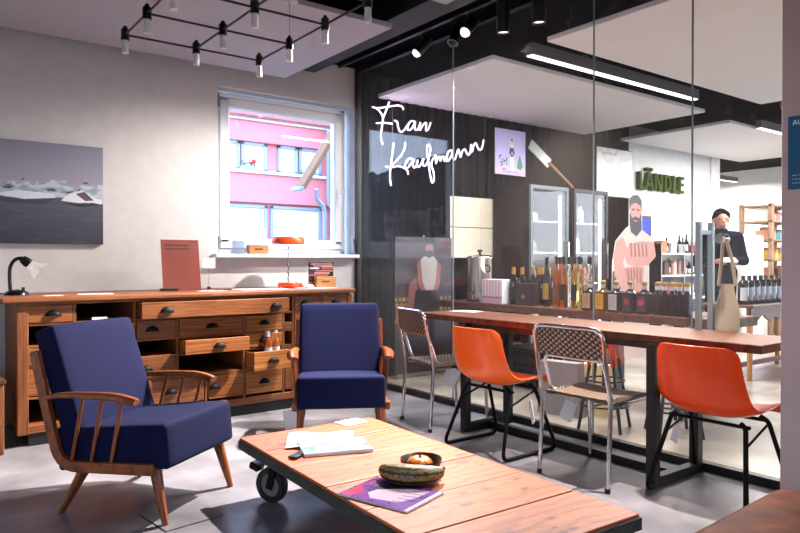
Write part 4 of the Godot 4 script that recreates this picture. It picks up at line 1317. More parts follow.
	# ridged section
	for i in gp.size() - 1:
		var ra := []
		for e in 2:
			var p: Vector3 = gp[i + e]
			var tn: Vector3 = (gp[mini(i + e + 1, 24)] - gp[maxi(i + e - 1, 0)]).normalized()
			var sd := tn.cross(Vector3.UP).normalized()
			var up := sd.cross(tn)
			var ring := []
			for k in 31:
				var a := TAU * k / 30.0
				var d := sd * cos(a) + up * sin(a)
				var rr: float = gr[i + e] * (1.0 + 0.045 * cos(a * 10.0))
				ring.append(gd.vert(p + d * rr, d, Vector2(k / 30.0 * 3.0, (i + e) / 24.0 * 2.0)))
			ra.append(ring)
		for k in 30:
			gd.quad(ra[0][k], ra[0][k + 1], ra[1][k + 1], ra[1][k])
	var gi := Image.create(240, 64, false, Image.FORMAT_RGB8)
	var gn := noise(71, 0.09, 3)
	for yy in 64:
		for x in 240:
			var st := 0.5 + 0.5 * cos(x / 240.0 * TAU * 3.333)
			var k := gn.get_noise_2d(x, yy) + (st - 0.5) * 0.9
			gi.set_pixel(x, yy, Color(0.045, 0.10, 0.055) if k < 0.12 else (Color(0.62, 0.52, 0.22) if k < 0.5 else Color(0.55, 0.32, 0.12)))
	var gm := mat(Color.WHITE, 0.45)
	gm.albedo_texture = ImageTexture.create_from_image(gi)
	var go := thing("gourd", "long curved green striped gourd lying on plank table", "gourd", Vector3(-1.848, y, 3.194), -0.826)
	part(go, "body", gd, gm)
	part(go, "stem", MB.new().tube([gp[24], gp[24] + Vector3(0.012, 0.01, -0.022)], [0.012, 0.007], 7), M.brown_wood)
	var bw := thing("bowl", "small dark brown ceramic bowl behind the gourd", "bowl", Vector3(-1.795, y, 3.178))
	part(bw, "shell", MB.new().lathe([Vector2(0, 0.006), Vector2(0.035, 0.008), Vector2(0.066, 0.035), Vector2(0.076, 0.062), Vector2(0.080, 0.064), Vector2(0.081, 0.058), Vector2(0.072, 0.028), Vector2(0.04, 0.0), Vector2(0, 0)], 28), mat(Color(0.16, 0.10, 0.075), 0.3))
	var pk := thing("mini_pumpkin", "small orange pumpkin sitting in the brown bowl", "pumpkin", Vector3(-1.800, y + 0.012, 3.176))
	var pm := MB.new()
	pm.sheet(40, 12, func(u: float, v: float) -> Vector3:
		var a := TAU * u
		var b := PI * v
		var r := 0.048 * sin(b) * (1.0 + 0.06 * cos(a * 9.0))
		return Vector3(cos(a) * r, 0.032 - 0.030 * cos(b) * (1.0 - 0.35 * exp(-pow(sin(b) * 3.0, 2.0))), sin(a) * r), 0.0, true)
	part(pk, "body", pm, mat(Color(0.85, 0.42, 0.07), 0.4))
	part(pk, "stem", MB.new().tube([Vector3(0, 0.045, 0), Vector3(0.002, 0.06, 0), Vector3(0.008, 0.07, 0)], [0.007, 0.005, 0.004], 7), M.brown_wood)

# ---- bar table and chairs --------------------------------------------------------------------------------
func build_bar() -> void:
	var o := thing("bar_table", "long dark walnut bar table along the glass partition", "table", Vector3(-0.245, 0, 2.67))
	part(o, "tabletop", MB.new().bb(Vector3(-0.23, 0.703, -1.17), Vector3(0.225, 0.742, 1.165), 0.005), M.walnut)
	for z: float in [-0.70, 0.645]:
		var m := MB.new()
		m.bb(Vector3(-0.235, 0, z - 0.025), Vector3(-0.185, 0.70, z + 0.025), 0.003)
		m.bb(Vector3(0.155, 0, z - 0.025), Vector3(0.205, 0.70, z + 0.025), 0.003)
		m.bb(Vector3(-0.185, 0, z - 0.025), Vector3(0.155, 0.05, z + 0.025), 0.003)
		m.bb(Vector3(-0.185, 0.66, z - 0.025), Vector3(0.155, 0.702, z + 0.025), 0.003)
		part(o, "leg_frame", m, M.black)
	part(o, "stretcher", MB.new().bb(Vector3(-0.03, 0.0, -0.675), Vector3(0.01, 0.045, 0.62), 0.003), M.black)
	part(o, "apron_rail", MB.new().bb(Vector3(-0.20, 0.668, -0.675), Vector3(-0.17, 0.702, 0.62), 0.003), M.black)
	solo("menu_sheet", "white menu sheet at the far end of the bar table", "paper", MB.new().bb(Vector3(-0.07, 0, -0.1), Vector3(0.07, 0.002, 0.1), 0.0), M.paper, Vector3(-0.16, 0.7425, 1.66), 0.3)

func paper_tag(parent: Node3D, from: Vector3, turn: float, w := 0.075, h := 0.10) -> void:
	var m := MB.new()
	m.tube([from, from + Vector3(0, -0.05, 0)], 0.001, 4)
	m.at(Transform3D(Basis(Vector3.UP, turn) * Basis(Vector3.BACK, 0.5), from + Vector3(0, -0.05, 0))).bb(Vector3(-w / 2, -h, -0.001), Vector3(w / 2, 0, 0.001), 0.0)
	part(parent, "price_tag", m, M.tag, "white paper price tag")

func make_shell_chair(label: String, m: Material) -> Node3D:
	# facing +z
	var o := thing("shell_chair", label, "chair", Vector3.ZERO, 0.0, "orange plastic shell chairs")
	var prof := smooth([Vector3(0, 0.722, -0.262), Vector3(0, 0.62, -0.245), Vector3(0, 0.52, -0.220), Vector3(0, 0.445, -0.19), Vector3(0, 0.398, -0.115), Vector3(0, 0.392, 0.0), Vector3(0, 0.412, 0.11), Vector3(0, 0.420, 0.175), Vector3(0, 0.392, 0.215)], 3)
	var wid := [0.182, 0.190, 0.194, 0.197, 0.201, 0.205, 0.209, 0.213, 0.217, 0.222, 0.226, 0.23, 0.232, 0.232, 0.23, 0.228, 0.225, 0.222, 0.22, 0.218, 0.214, 0.21, 0.205, 0.2, 0.19]
	var last := prof.size() - 1
	var sh := MB.new()
	sh.sheet(22, last, func(u: float, v: float) -> Vector3:
		var i := int(round(v * last))
		var p: Vector3 = prof[i]
		var w: float = wid[i]
		var s := u * 2.0 - 1.0
		# rounded upper corners
		var round_top := 0.026 * pow(absf(s), 12.0) * maxf(0.0, 1.0 - v * 10.0)
		var back := clampf(1.0 - (v - 0.42) * 5.0, 0.0, 1.0)
		var lip := pow(absf(s), 3.0)
		var hip := exp(-pow((v - 0.5) / 0.16, 2.0))
		return Vector3(s * w, p.y - round_top + lip * (0.035 * (1.0 - back) * (1.0 - smoothstep(0.75, 1.0, v)) + 0.03 * hip), p.z + lip * (0.055 * back + 0.02 * hip)), 0.007, true)
	part(o, "shell", sh, m)
	for s: int in [-1, 1]:
		var x := s * 0.235
		var lg := MB.new()
		lg.tube(rounded([Vector3(s * 0.15, 0.375, -0.10), Vector3(s * 0.175, 0.36, -0.11), Vector3(x, 0.011, -0.235), Vector3(x, 0.011, 0.225), Vector3(s * 0.185, 0.365, 0.09), Vector3(s * 0.15, 0.385, 0.08)], 0.05, 5), 0.011, 8)
		lg.tube([Vector3(s * 0.19, 0.28, -0.14), Vector3(s * 0.185, 0.35, 0.08)], 0.006, 6)
		part(o, "leg", lg, M.black_metal)
	part(o, "under_frame", MB.new().tube([Vector3(-0.19, 0.362, -0.10), Vector3(0.19, 0.362, -0.10)], 0.009, 6).tube([Vector3(-0.185, 0.367, 0.09), Vector3(0.185, 0.367, 0.09)], 0.009, 6), M.black_metal)
	return o
func make_steel_chair(label: String) -> Node3D:
	# facing +z; chrome tube frame, woven seat and back
	var o := thing("steel_chair", label, "chair", Vector3.ZERO, 0.0, "chrome chairs with woven seats")
	var w := 0.205
	part(o, "back_frame", MB.new().tube(rounded([Vector3(-w, 0.0, -0.215), Vector3(-w, 0.40, -0.19), Vector3(-w, 0.775, -0.265), Vector3(w, 0.775, -0.265), Vector3(w, 0.40, -0.19), Vector3(w, 0.0, -0.215)], 0.06, 7), 0.0115, 10), M.chrome)
	var wi := 0.178
	part(o, "inner_frame", MB.new().tube(rounded([Vector3(-wi, 0.415, 0.20), Vector3(-wi, 0.425, -0.15), Vector3(-wi, 0.62, -0.215), Vector3(wi, 0.62, -0.215), Vector3(wi, 0.425, -0.15), Vector3(wi, 0.415, 0.20)], 0.045, 6), 0.0105, 10), M.chrome)
	for s: int in [-1, 1]:
		part(o, "front_leg", MB.new().tube(rounded([Vector3(s * 0.205, 0.0, 0.225), Vector3(s * 0.195, 0.41, 0.20), Vector3(s * 0.195, 0.405, -0.17)], 0.04, 6), 0.0115, 10), M.chrome)
		for z: float in [-0.215, 0.225]:
			part(o, "foot_cap", MB.new().cyl(Vector3(s * 0.205, 0, z), Vector3(s * 0.205, 0.022, z), 0.014, 0.013, 10), M.black)
	part(o, "seat", MB.new().sheet(12, 12, func(u: float, v: float) -> Vector3:
		var a := u * 2.0 - 1.0
		return Vector3(a * 0.19, 0.432 - 0.012 * (1.0 - a * a) * sin(PI * v) - 0.02 * smoothstep(0.85, 1.0, v), lerpf(-0.185, 0.215, v)), 0.014, true), M.weave)
	part(o, "backrest", MB.new().sheet(14, 6, func(u: float, v: float) -> Vector3:
		var a := u * 2.0 - 1.0
		var y := lerpf(0.762, 0.628, v)
		return Vector3(a * (0.195 - 0.02 * pow(1.0 - v, 4.0)), y, -0.262 + (0.762 - y) * 0.26 - 0.012 * (1.0 - a * a)), 0.012), M.weave_back)
	return o
func build_chairs() -> void:
	var rt := PI / 2   # facing the glass (+x)
	var s1 := make_steel_chair("chrome chair with woven back at the far end of bar table")
	s1.position = Vector3(-0.41, 0, 1.70)
	s1.rotation.y = rt - 0.20
	var s2 := copy_of(s1, "chrome chair with woven seat between the two orange chairs", Vector3(-0.505, 0, 3.03), rt + 0.03)
	paper_tag(s1, Vector3(0.05, 0.40, 0.12), 1.2, 0.10, 0.13)
	paper_tag(s2, Vector3(0.15, 0.40, -0.02), 1.4, 0.09, 0.10)
	var c1 := make_shell_chair("bright orange shell chair between the two chrome chairs", M.orange_plastic)
	c1.position = Vector3(-0.545, 0, 2.37)
	c1.rotation.y = rt + 0.03
	paper_tag(c1, Vector3(-0.225, 0.36, 0.0), 2.6, 0.05, 0.13)
	var c2 := make_shell_chair("deeper orange shell chair beside the mauve pillar", M.red_plastic)
	c2.position = Vector3(-0.30, 0, 3.56)
	c2.rotation.y = rt + 0.02
	paper_tag(c2, Vector3(0.19, 0.34, -0.03), 1.6, 0.07, 0.08)
	# leather pouf
	var p := thing("leather_pouf", "brown leather pouf with rounded edges before the pillar", "pouf", Vector3(-1.72, 0, 4.70), 0.05)
	part(p, "cushion", MB.new().at(Transform3D(Basis(), Vector3(0, 0.235, 0))).cushion(Vector3(0.84, 0.43, 0.84), 0.07, 0.015, 14), M.leather)
	part(p, "seam", MB.new().tube(rounded([Vector3(-0.415, 0.37, 0), Vector3(-0.415, 0.37, 0.415), Vector3(0.415, 0.37, 0.415), Vector3(0.415, 0.37, -0.415), Vector3(-0.415, 0.37, -0.415), Vector3(-0.415, 0.37, 0)], 0.07, 5), 0.005, 6), M.leather)
	part(p, "foot", MB.new().bb(Vector3(-0.36, 0, -0.36), Vector3(0.36, 0.03, 0.36), 0.004), M.black)

# ---- the shop behind the glass ---------------------------------------------------------------------------
func build_shop_wall() -> void:
	# pleated black curtain over the wall
	solo("curtain", "black pleated curtain covering the shop wall", "curtain", MB.new().sheet(320, 2, func(u: float, v: float) -> Vector3: return Vector3(u * 4.12 + 0.06, lerpf(2.80, 0.02, v), 0.035 + 0.022 * sin(u * 4.12 * TAU / 0.115 + sin(u * 60.0) * 0.8)), 0.0, true), M.curtain)
	# large portrait print of a man in a white vest before a wood pile
	var im := Image.create(150, 240, false, Image.FORMAT_RGB8)
	var q := noise(80, 0.02, 3)
	for y in 240:
		for x in 150:
			var k := q.get_noise_2d(x, y) * 0.12
			im.set_pixel(x, y, Color(0.15 + k, 0.075 + k * 0.7, 0.085 + k * 0.7) if y < 170 else Color(0.06 + k * 0.3, 0.05 + k * 0.3, 0.06 + k * 0.3))
	rng.seed = 9
	for r in 5:
		for c in 14:
			if c > 4 and c < 11 and r < 5:
				continue
			paint_oval(im, c * 11 + (r % 2) * 5 + rng.randf_range(-1, 1), 128 + r * 11, 4.6, 4.6, Color(0.55, 0.47, 0.24).lerp(Color(0.40, 0.33, 0.2), rng.randf()))
	paint_poly(im, [Vector2(36, 96), Vector2(52, 84), Vector2(62, 120), Vector2(44, 150), Vector2(30, 150)], Color(0.42, 0.27, 0.26))
	paint_poly(im, [Vector2(62, 50), Vector2(74, 40), Vector2(100, 40), Vector2(112, 52), Vector2(106, 116), Vector2(70, 116)], Color(0.56, 0.55, 0.55))
	paint_poly(im, [Vector2(56, 52), Vector2(66, 48), Vector2(70, 92), Vector2(86, 126), Vector2(78, 132), Vector2(58, 96)], Color(0.46, 0.30, 0.28))
	paint_poly(im, [Vector2(110, 50), Vector2(120, 58), Vector2(118, 98), Vector2(98, 132), Vector2(90, 128), Vector2(106, 94)], Color(0.46, 0.30, 0.28))
	paint_oval(im, 88, 24, 11, 14, Color(0.46, 0.30, 0.28))
	paint_poly(im, [Vector2(76, 22), Vector2(78, 8), Vector2(96, 6), Vector2(101, 22), Vector2(94, 14), Vector2(82, 15)], Color(0.10, 0.07, 0.08))
	paint_poly(im, [Vector2(78, 28), Vector2(98, 28), Vector2(95, 40), Vector2(88, 44), Vector2(81, 40)], Color(0.12, 0.08, 0.08))
	paint_poly(im, [Vector2(52, 110), Vector2(110, 112), Vector2(118, 168), Vector2(44, 168)], Color(0.10, 0.09, 0.11))
	var mp := thing("photo_banner", "tall photo banner of a man in a white vest", "banner", Vector3(0.70, 0.0, 0.13))
	part(mp, "print", MB.new().bb(Vector3(-0.36, 0.22, -0.003), Vector3(0.34, 1.33, 0.003), 0.0), printed(im, 0.35))
	part(mp, "base", MB.new().bb(Vector3(-0.38, 0, -0.06), Vector3(0.38, 0.05, 0.06), 0.01), M.steel)
	part(mp, "pole", MB.new().cyl(Vector3(0, 0.05, -0.02), Vector3(0, 1.35, -0.02), 0.008, 0.008, 8), M.steel)
	part(mp, "lower_field", MB.new().bb(Vector3(-0.36, 0.05, -0.003), Vector3(0.34, 0.22, 0.003), 0.0), mat(Color(0.10, 0.08, 0.09), 0.4))
	# six menu sheets on a board
	im = Image.create(64, 90, false, Image.FORMAT_RGB8)
	im.fill(Color(0.78, 0.75, 0.68))
	text_lines(im, 8, 56, 10, 9, 8, 1, Color(0.60, 0.58, 0.53), 3)
	var bd := thing("menu_board", "wall board with six printed cream menu sheets", "menu board", Vector3(1.40, 1.13, 0.066))
	part(bd, "backing", MB.new().bb(Vector3(-0.325, 0, -0.004), Vector3(0.325, 0.63, 0.0), 0.0), M.black)
	var pm := printed(im, 0.6)
	for i in 3:
		for j in 2:
			part(bd, "sheet", MB.new().bb(Vector3(-0.32 + i * 0.213, 0.005 + j * 0.315, 0), Vector3(-0.32 + i * 0.213 + 0.209, 0.005 + j * 0.315 + 0.305, 0.003), 0.0), pm)
	# lilac print: acrobats between plants
	im = Image.create(90, 100, false, Image.FORMAT_RGB8)
	im.fill(Color(0.72, 0.68, 0.86))
	paint_poly(im, [Vector2(0, 84), Vector2(90, 80), Vector2(90, 100), Vector2(0, 100)], Color(0.76, 0.70, 0.82))
	paint_oval(im, 48, 33, 6, 9, Color(0.84, 0.80, 0.74))
	paint_poly(im, [Vector2(41, 16), Vector2(45, 26), Vector2(51, 26), Vector2(56, 15), Vector2(53, 32), Vector2(43, 32)], Color(0.80, 0.76, 0.70))
	paint_oval(im, 48, 22, 3, 3, Color(0.32, 0.24, 0.28))
	paint_poly(im, [Vector2(40, 53), Vector2(43, 40), Vector2(53, 40), Vector2(57, 53), Vector2(53, 54), Vector2(49, 46), Vector2(45, 54)], Color(0.10, 0.12, 0.32))
	paint_poly(im, [Vector2(43, 60), Vector2(54, 60), Vector2(56, 86), Vector2(50, 92), Vector2(43, 86)], Color(0.86, 0.84, 0.74))
	paint_oval(im, 48, 56, 4, 3, Color(0.22, 0.17, 0.2))
	paint_poly(im, [Vector2(73, 52), Vector2(78, 68), Vector2(82, 80), Vector2(74, 87), Vector2(64, 84), Vector2(66, 70)], Color(0.22, 0.55, 0.36))
	rng.seed = 14
	for k in 16:
		paint_oval(im, rng.randf_range(10, 32), rng.randf_range(58, 88), 2.4, 2.2, [Color(0.25, 0.50, 0.40), Color(0.62, 0.40, 0.48), Color(0.3, 0.32, 0.42)][k % 3])
	text_lines(im, 22, 80, 92, 1, 5, 3, Color(0.55, 0.48, 0.66), 8)
	var lp := thing("lilac_print", "lilac art print hanging above the menu board", "picture", Vector3(1.94, 2.03, 0.075))
	part(lp, "frame", MB.new().bb(Vector3(-0.232, 0, -0.012), Vector3(0.232, 0.49, 0.0), 0.002), M.white)
	part(lp, "print", MB.new().bb(Vector3(-0.23, 0.002, 0), Vector3(0.23, 0.488, 0.0015), 0.0), printed(im, 0.3))
	# big paddle: steel blade on a wooden handle, hung aslant
	var pd := thing("steel_paddle", "large steel paddle with wooden handle hung aslant", "paddle", Vector3(2.52, 2.195, 0.12))
	var bs := Basis(Vector3.BACK, atan2(2.398 - 1.962, 2.196 - 2.914))
	part(pd, "blade", MB.new().at(Transform3D(bs, Vector3.ZERO)).bb(Vector3(0.0, -0.06, -0.004), Vector3(0.38, 0.06, 0.004), 0.003), mat(Color(0.66, 0.68, 0.66), 0.3, 0.8))
	part(pd, "handle", MB.new().at(Transform3D(bs, Vector3.ZERO)).tube([Vector3(0.02, 0, 0.01), Vector3(-0.46, 0, 0.01)], 0.016, 10), M.light_wood)
	# white framed poster
	im = Image.create(110, 90, false, Image.FORMAT_RGB8)
	for y in 90:
		for x in 110:
			im.set_pixel(x, y, Color(0.86, 0.86, 0.85).lerp(Color(0.70, 0.70, 0.71), clampf(q.get_noise_2d(x * 2.0, y * 2.0) * 1.2, 0, 0.5)))
	text_lines(im, 14, 70, 8, 1, 6, 4, Color(0.62, 0.62, 0.62), 7)
	var wp := thing("white_poster", "white poster in a thin black frame beside fridges", "poster", Vector3(3.80, 1.90, 0.075))
	part(wp, "frame", MB.new().bb(Vector3(-0.375, -0.005, -0.014), Vector3(0.375, 0.605, 0), 0.003), M.black)
	part(wp, "print", MB.new().bb(Vector3(-0.365, 0.006, 0), Vector3(0.365, 0.594, 0.002), 0.0), printed(im, 0.4))
	# green moss letters
	var ml := thing("moss_letters", "green moss letters LÄNDLE mounted on white wall", "sign", Vector3(4.88, 2.165, 0.0))
	lettering(ml, "letters", "LANDLE", M.moss, 0.235, 1.06, 0.06, Vector3(0, -0.01, 0.036))
	for dx: float in [-0.345, -0.255]:
		part(ml, "umlaut_dot", MB.new().bb(Vector3(dx - 0.026, 0.122, 0.006), Vector3(dx + 0.026, 0.168, 0.066), 0.006), M.moss)
	# two glass door fridges
	for k in 2:
		var x: float = [1.66, 2.33][k]
		var f := thing("glass_fridge", ["glass door fridge beside the menu board", "glass door fridge beside the bearded man display"][k], "fridge", Vector3(x, 0, 0.09))
		var w := 0.58
		var b := MB.new()
		b.bb(Vector3(0, 0, 0), Vector3(0.035, 1.87, 0.50), 0.003)
		b.bb(Vector3(w - 0.035, 0, 0), Vector3(w, 1.87, 0.50), 0.003)
		b.bb(Vector3(0.035, 1.82, 0), Vector3(w - 0.035, 1.87, 0.50), 0.003)
		b.bb(Vector3(0.035, 0, 0), Vector3(w - 0.035, 0.15, 0.50), 0.003)
		var carcass := mat(Color(0.045, 0.047, 0.055), 0.7)
		carcass.metallic_specular = 0.1
		part(f, "body", b, carcass)
		part(f, "lining", MB.new().bb(Vector3(0.035, 0.15, 0), Vector3(w - 0.035, 1.82, 0.02), 0.0), mat(Color(0.52, 0.62, 0.63), 0.4))
		for y: float in [0.5, 0.85, 1.18, 1.5]:
			part(f, "shelf", MB.new().bb(Vector3(0.036, y, 0.02), Vector3(w - 0.036, y + 0.012, 0.44), 0.002), M.steel)
		var d := MB.new()
		for r in [[0.0, 0.16, 0.035, 1.865], [w - 0.035, 0.16, w, 1.865], [0.035, 1.825, w - 0.035, 1.865], [0.035, 0.16, w - 0.035, 0.2]]:
			d.bb(Vector3(r[0], r[1], 0.502), Vector3(r[2], r[3], 0.53), 0.003)
		var dr := part(f, "door", d, M.black if k == 1 else mat(Color(0.30, 0.36, 0.38), 0.4))
		part(dr, "pane", MB.new().bb(Vector3(0.035, 0.2, 0.512), Vector3(w - 0.035, 1.825, 0.518), 0.0), M.glass)
		part(dr, "handle", MB.new().bb(Vector3(w - 0.028, 0.9, 0.53), Vector3(w - 0.010, 1.3, 0.55), 0.004), M.steel)
		part(f, "light_strip", MB.new().bb(Vector3(w - 0.075, 0.25, 0.455), Vector3(w - 0.045, 1.78, 0.475), 0.002), glow(Color(0.88, 1.0, 1.0), 1.5))
		area(f, Vector3(x + w - 0.085, 1.0, 0.09 + 0.46), Vector3(x + 0.1, 1.0, 0.09 + 0.2), Vector2(0.03, 1.5), 0.5, Color(0.9, 1.0, 1.0), Vector3.UP)
		rng.seed = 300 + k
		var cols := [Color(0.85, 0.85, 0.82), Color(0.75, 0.62, 0.40), Color(0.20, 0.30, 0.26), Color(0.55, 0.20, 0.16), Color(0.30, 0.33, 0.36)]
		for si in 4:
			var y0: float = [0.512, 0.862, 1.192, 1.512][si]
			var xx := x + 0.085
			var n := 0
			while xx < x + w - 0.13:
				var r := rng.randf_range(0.03, 0.045)
				var h := rng.randf_range(0.10, 0.24)
				if rng.randf() < 0.8:
					var ci := rng.randi() % 5
					solo("chilled_jar", ["white", "ochre", "dark green", "brick red", "grey"][ci] + ["  chilled jar inside the fridge beside the menu board", " chilled jar inside the fridge beside the bearded man"][k].replace("  ", " "), "jar", MB.new().lathe([Vector2(0, 0), Vector2(r, 0), Vector2(r, h * 0.7), Vector2(r * 0.6, h * 0.82), Vector2(r * 0.6, h), Vector2(0, h)], 12), mat(cols[ci], 0.3), Vector3(xx, y0, 0.09 + rng.randf_range(0.2, 0.36)), 0.0, ["jars in the first fridge", "jars in the second fridge"][k])
				xx += r * 2.0 + 0.02
				n += 1

func bottle(called: String, label: String, group: String, pos: Vector3, prof: Array, m: Material, lab: Array, labm: Material, cap: Array, capm: Material) -> Node3D:
	var o := thing(called, label, "bottle", pos, 0.0, group)
	part(o, "glass_body", MB.new().lathe(prof, 18), m)
	if lab:
		part(o, "label", MB.new().lathe([Vector2(lab[0], lab[1]), Vector2(lab[0], lab[2])], 14, PI - 1.2, PI + 1.0), labm)
	if cap:
		part(o, "cap", MB.new().lathe(cap, 14), capm)
	return o
func build_counter() -> void:
	var H := 0.72
	var o := thing("shop_counter", "long brown wooden counter behind the glass partition", "counter", Vector3(1.13, 0, 1.52))
	part(o, "top_board", MB.new().bb(Vector3(-0.30, H - 0.06, -1.30), Vector3(0.30, H, 1.23), 0.006), M.counter_wood)
	part(o, "end_block", MB.new().bb(Vector3(-0.25, H - 0.07, 1.235), Vector3(0.28, H - 0.004, 1.42), 0.004), speckled(Color(0.46, 0.38, 0.30), 0.8, 4.0))
	for z: float in [-1.2, -0.1, 1.12]:
		part(o, "trestle", MB.new().bb(Vector3(-0.24, 0, z - 0.025), Vector3(-0.19, H - 0.06, z + 0.025), 0.003).bb(Vector3(0.19, 0, z - 0.025), Vector3(0.24, H - 0.06, z + 0.025), 0.003).bb(Vector3(-0.24, 0.1, z - 0.02), Vector3(0.24, 0.14, z + 0.02), 0.003), M.black)
	for k in 3:
		var cr := thing("black_crate", ["black crate under the counter below the urn", "black crate under the counter below the wine bottles", "black crate under the counter below the tall bottles"][k], "crate", Vector3(1.10, 0, [0.62, 1.12, 1.72][k]))
		part(cr, "tub", MB.new().bb(Vector3(-0.18, 0.02, -0.22), Vector3(0.22, 0.34, 0.22), 0.015), M.black)
		for j in 4:
			part(cr, "rib", MB.new().bb(Vector3(-0.188, 0.06 + j * 0.07, -0.2), Vector3(-0.18, 0.085 + j * 0.07, 0.2), 0.002), M.black_gloss)
	# steel urn
	var u := thing("steel_urn", "polished steel drink urn at the end of counter", "urn", Vector3(1.02, H, 0.56))
	part(u, "drum", MB.new().lathe([Vector2(0, 0.02), Vector2(0.118, 0.02), Vector2(0.122, 0.03), Vector2(0.122, 0.40), Vector2(0.128, 0.405), Vector2(0.128, 0.415), Vector2(0.11, 0.43), Vector2(0.03, 0.445), Vector2(0, 0.446)], 28), M.chrome)
	part(u, "lid_knob", MB.new().lathe([Vector2(0.012, 0.44), Vector2(0.012, 0.46), Vector2(0.026, 0.468), Vector2(0.026, 0.485), Vector2(0, 0.49)], 14), M.black)
	part(u, "base", MB.new().lathe([Vector2(0, 0), Vector2(0.13, 0), Vector2(0.13, 0.022), Vector2(0, 0.022)], 24), M.black)
	part(u, "tap", MB.new().tube([Vector3(-0.12, 0.08, 0.02), Vector3(-0.165, 0.08, 0.02), Vector3(-0.165, 0.05, 0.02)], 0.010, 8), M.black)
	part(u, "handle", MB.new().tube(rounded([Vector3(-0.03, 0.34, 0.12), Vector3(-0.03, 0.34, 0.16), Vector3(-0.03, 0.28, 0.16), Vector3(-0.03, 0.28, 0.12)], 0.02), 0.008, 8), M.black)
	var gl := MB.new().lathe([Vector2(0, 0.002), Vector2(0.028, 0.002), Vector2(0.034, 0.09), Vector2(0.032, 0.09), Vector2(0.026, 0.006), Vector2(0, 0.006)], 16)
	solo("small_glass", "small drinking glass before the steel urn", "glass", gl, glass(Color(1, 1, 1, 0.08)), Vector3(0.90, H, 0.72))
	var im := Image.create(80, 70, false, Image.FORMAT_RGB8)
	im.fill(Color(0.80, 0.62, 0.64))
	for k in 7:
		im.fill_rect(Rect2i(k * 12, 0, 5, 48), Color(0.86, 0.82, 0.80))
	im.fill_rect(Rect2i(0, 50, 80, 5), Color(0.22, 0.20, 0.22))
	for k in 9:
		im.fill_rect(Rect2i(k * 9, 50, 4, 5), Color(0.80, 0.74, 0.74))
	var bx := thing("striped_box", "pink and white striped carton on the counter", "carton", Vector3(0.95, H, 0.87))
	part(bx, "body", MB.new().bb(Vector3(-0.08, 0, -0.125), Vector3(0.08, 0.215, 0.125), 0.002), M.pvc)
	part(bx, "print", MB.new().at(Transform3D(Basis(Vector3.UP, -PI / 2), Vector3(-0.081, 0.107, 0))).bb(Vector3(-0.123, -0.105, -0.0005), Vector3(0.123, 0.105, 0.0005), 0.0), printed(im))
	var x := 0.97
	# wine bottles with gold necks
	var wine := [Vector2(0, 0), Vector2(0.036, 0), Vector2(0.038, 0.006), Vector2(0.038, 0.19), Vector2(0.032, 0.225), Vector2(0.016, 0.25), Vector2(0.0145, 0.31), Vector2(0.016, 0.315), Vector2(0.016, 0.325), Vector2(0, 0.325)]
	for k in 6:
		var z: float = [1.04, 1.125, 1.185, 1.235, 1.285, 1.345][k]
		bottle("wine_bottle", "dark wine bottle with gold neck foil on the counter", "dark wine bottles with gold necks", Vector3(x + (0.0 if k < 2 else 0.09) + (k % 2) * 0.02, H, z), wine, M.dark_glass, [0.0385, 0.05, 0.15], mat(Color(0.05, 0.05, 0.055), 0.6), [Vector2(0.0158, 0.262), Vector2(0.0165, 0.29), Vector2(0.0172, 0.327), Vector2(0, 0.328)], M.gold)
	var bc := thing("dark_carton", "dark brown gift carton with a round gold emblem", "carton", Vector3(x - 0.06, H, 1.25))
	part(bc, "body", MB.new().bb(Vector3(-0.035, 0, -0.10), Vector3(0.035, 0.19, 0.10), 0.002), mat(Color(0.075, 0.045, 0.045), 0.5))
	part(bc, "emblem", MB.new().at(Transform3D(Basis(Vector3.BACK, PI / 2), Vector3(-0.035, 0.075, -0.01))).lathe([Vector2(0.018, 0), Vector2(0.018, 0.001), Vector2(0, 0.001)], 18), mat(Color(0.62, 0.38, 0.25), 0.5))
	# tall slim bottles
	var tall := [Vector2(0, 0), Vector2(0.030, 0), Vector2(0.032, 0.005), Vector2(0.032, 0.255), Vector2(0.024, 0.285), Vector2(0.013, 0.305), Vector2(0.012, 0.37), Vector2(0.014, 0.375), Vector2(0, 0.38)]
	var cap := [Vector2(0.0135, 0.355), Vector2(0.0155, 0.36), Vector2(0.0155, 0.415), Vector2(0, 0.418)]
	var black_label := mat(Color(0.025, 0.025, 0.03), 0.6)
	var kinds := [
		[1.425, M.dark_glass, mat(Color(0.62, 0.48, 0.12), 0.6), "tall black bottle with a yellow label among spirits"],
		[1.515, M.amber_glass, mat(Color(0.42, 0.20, 0.14), 0.6), "tall amber bottle with a russet label among spirits"],
		[1.605, M.amber_glass, black_label, "tall amber bottle with a black label among spirits"],
		[1.70, solid_glass(Color(0.85, 0.70, 0.25, 0.10)), black_label, "tall golden bottle with a black label among spirits"],
		[1.775, solid_glass(Color(0.92, 0.86, 0.55, 0.06)), null, "tall pale golden bottle without label among spirits"],
		[1.85, M.clear_glass, mat(Color(0.55, 0.50, 0.50), 0.5), "tall clear bottle with a grey label among spirits"]]
	for k in kinds.size():
		var q: Array = kinds[k]
		bottle("spirit_bottle", q[3], "tall spirit bottles on the counter", Vector3(x - 0.01 + (k % 2) * 0.02, H, q[0]), tall, q[1], [0.0326, 0.06, 0.19] if q[2] else [], q[2], cap, M.black if k < 5 else M.red_glass)
	for k in 4:
		bottle("spirit_bottle", "slim bottle in the second row behind the tall spirits", "second row of slim bottles", Vector3(x + 0.12, H, 1.46 + k * 0.10), tall, M.amber_glass if k % 2 == 0 else M.clear_glass, [], null, cap, M.black)
	# square bottles with labels and gold stoppers
	var labs := [Color(0.66, 0.52, 0.40), Color(0.78, 0.56, 0.18), Color(0.66, 0.62, 0.62), Color(0.12, 0.035, 0.04), Color(0.20, 0.03, 0.08)]
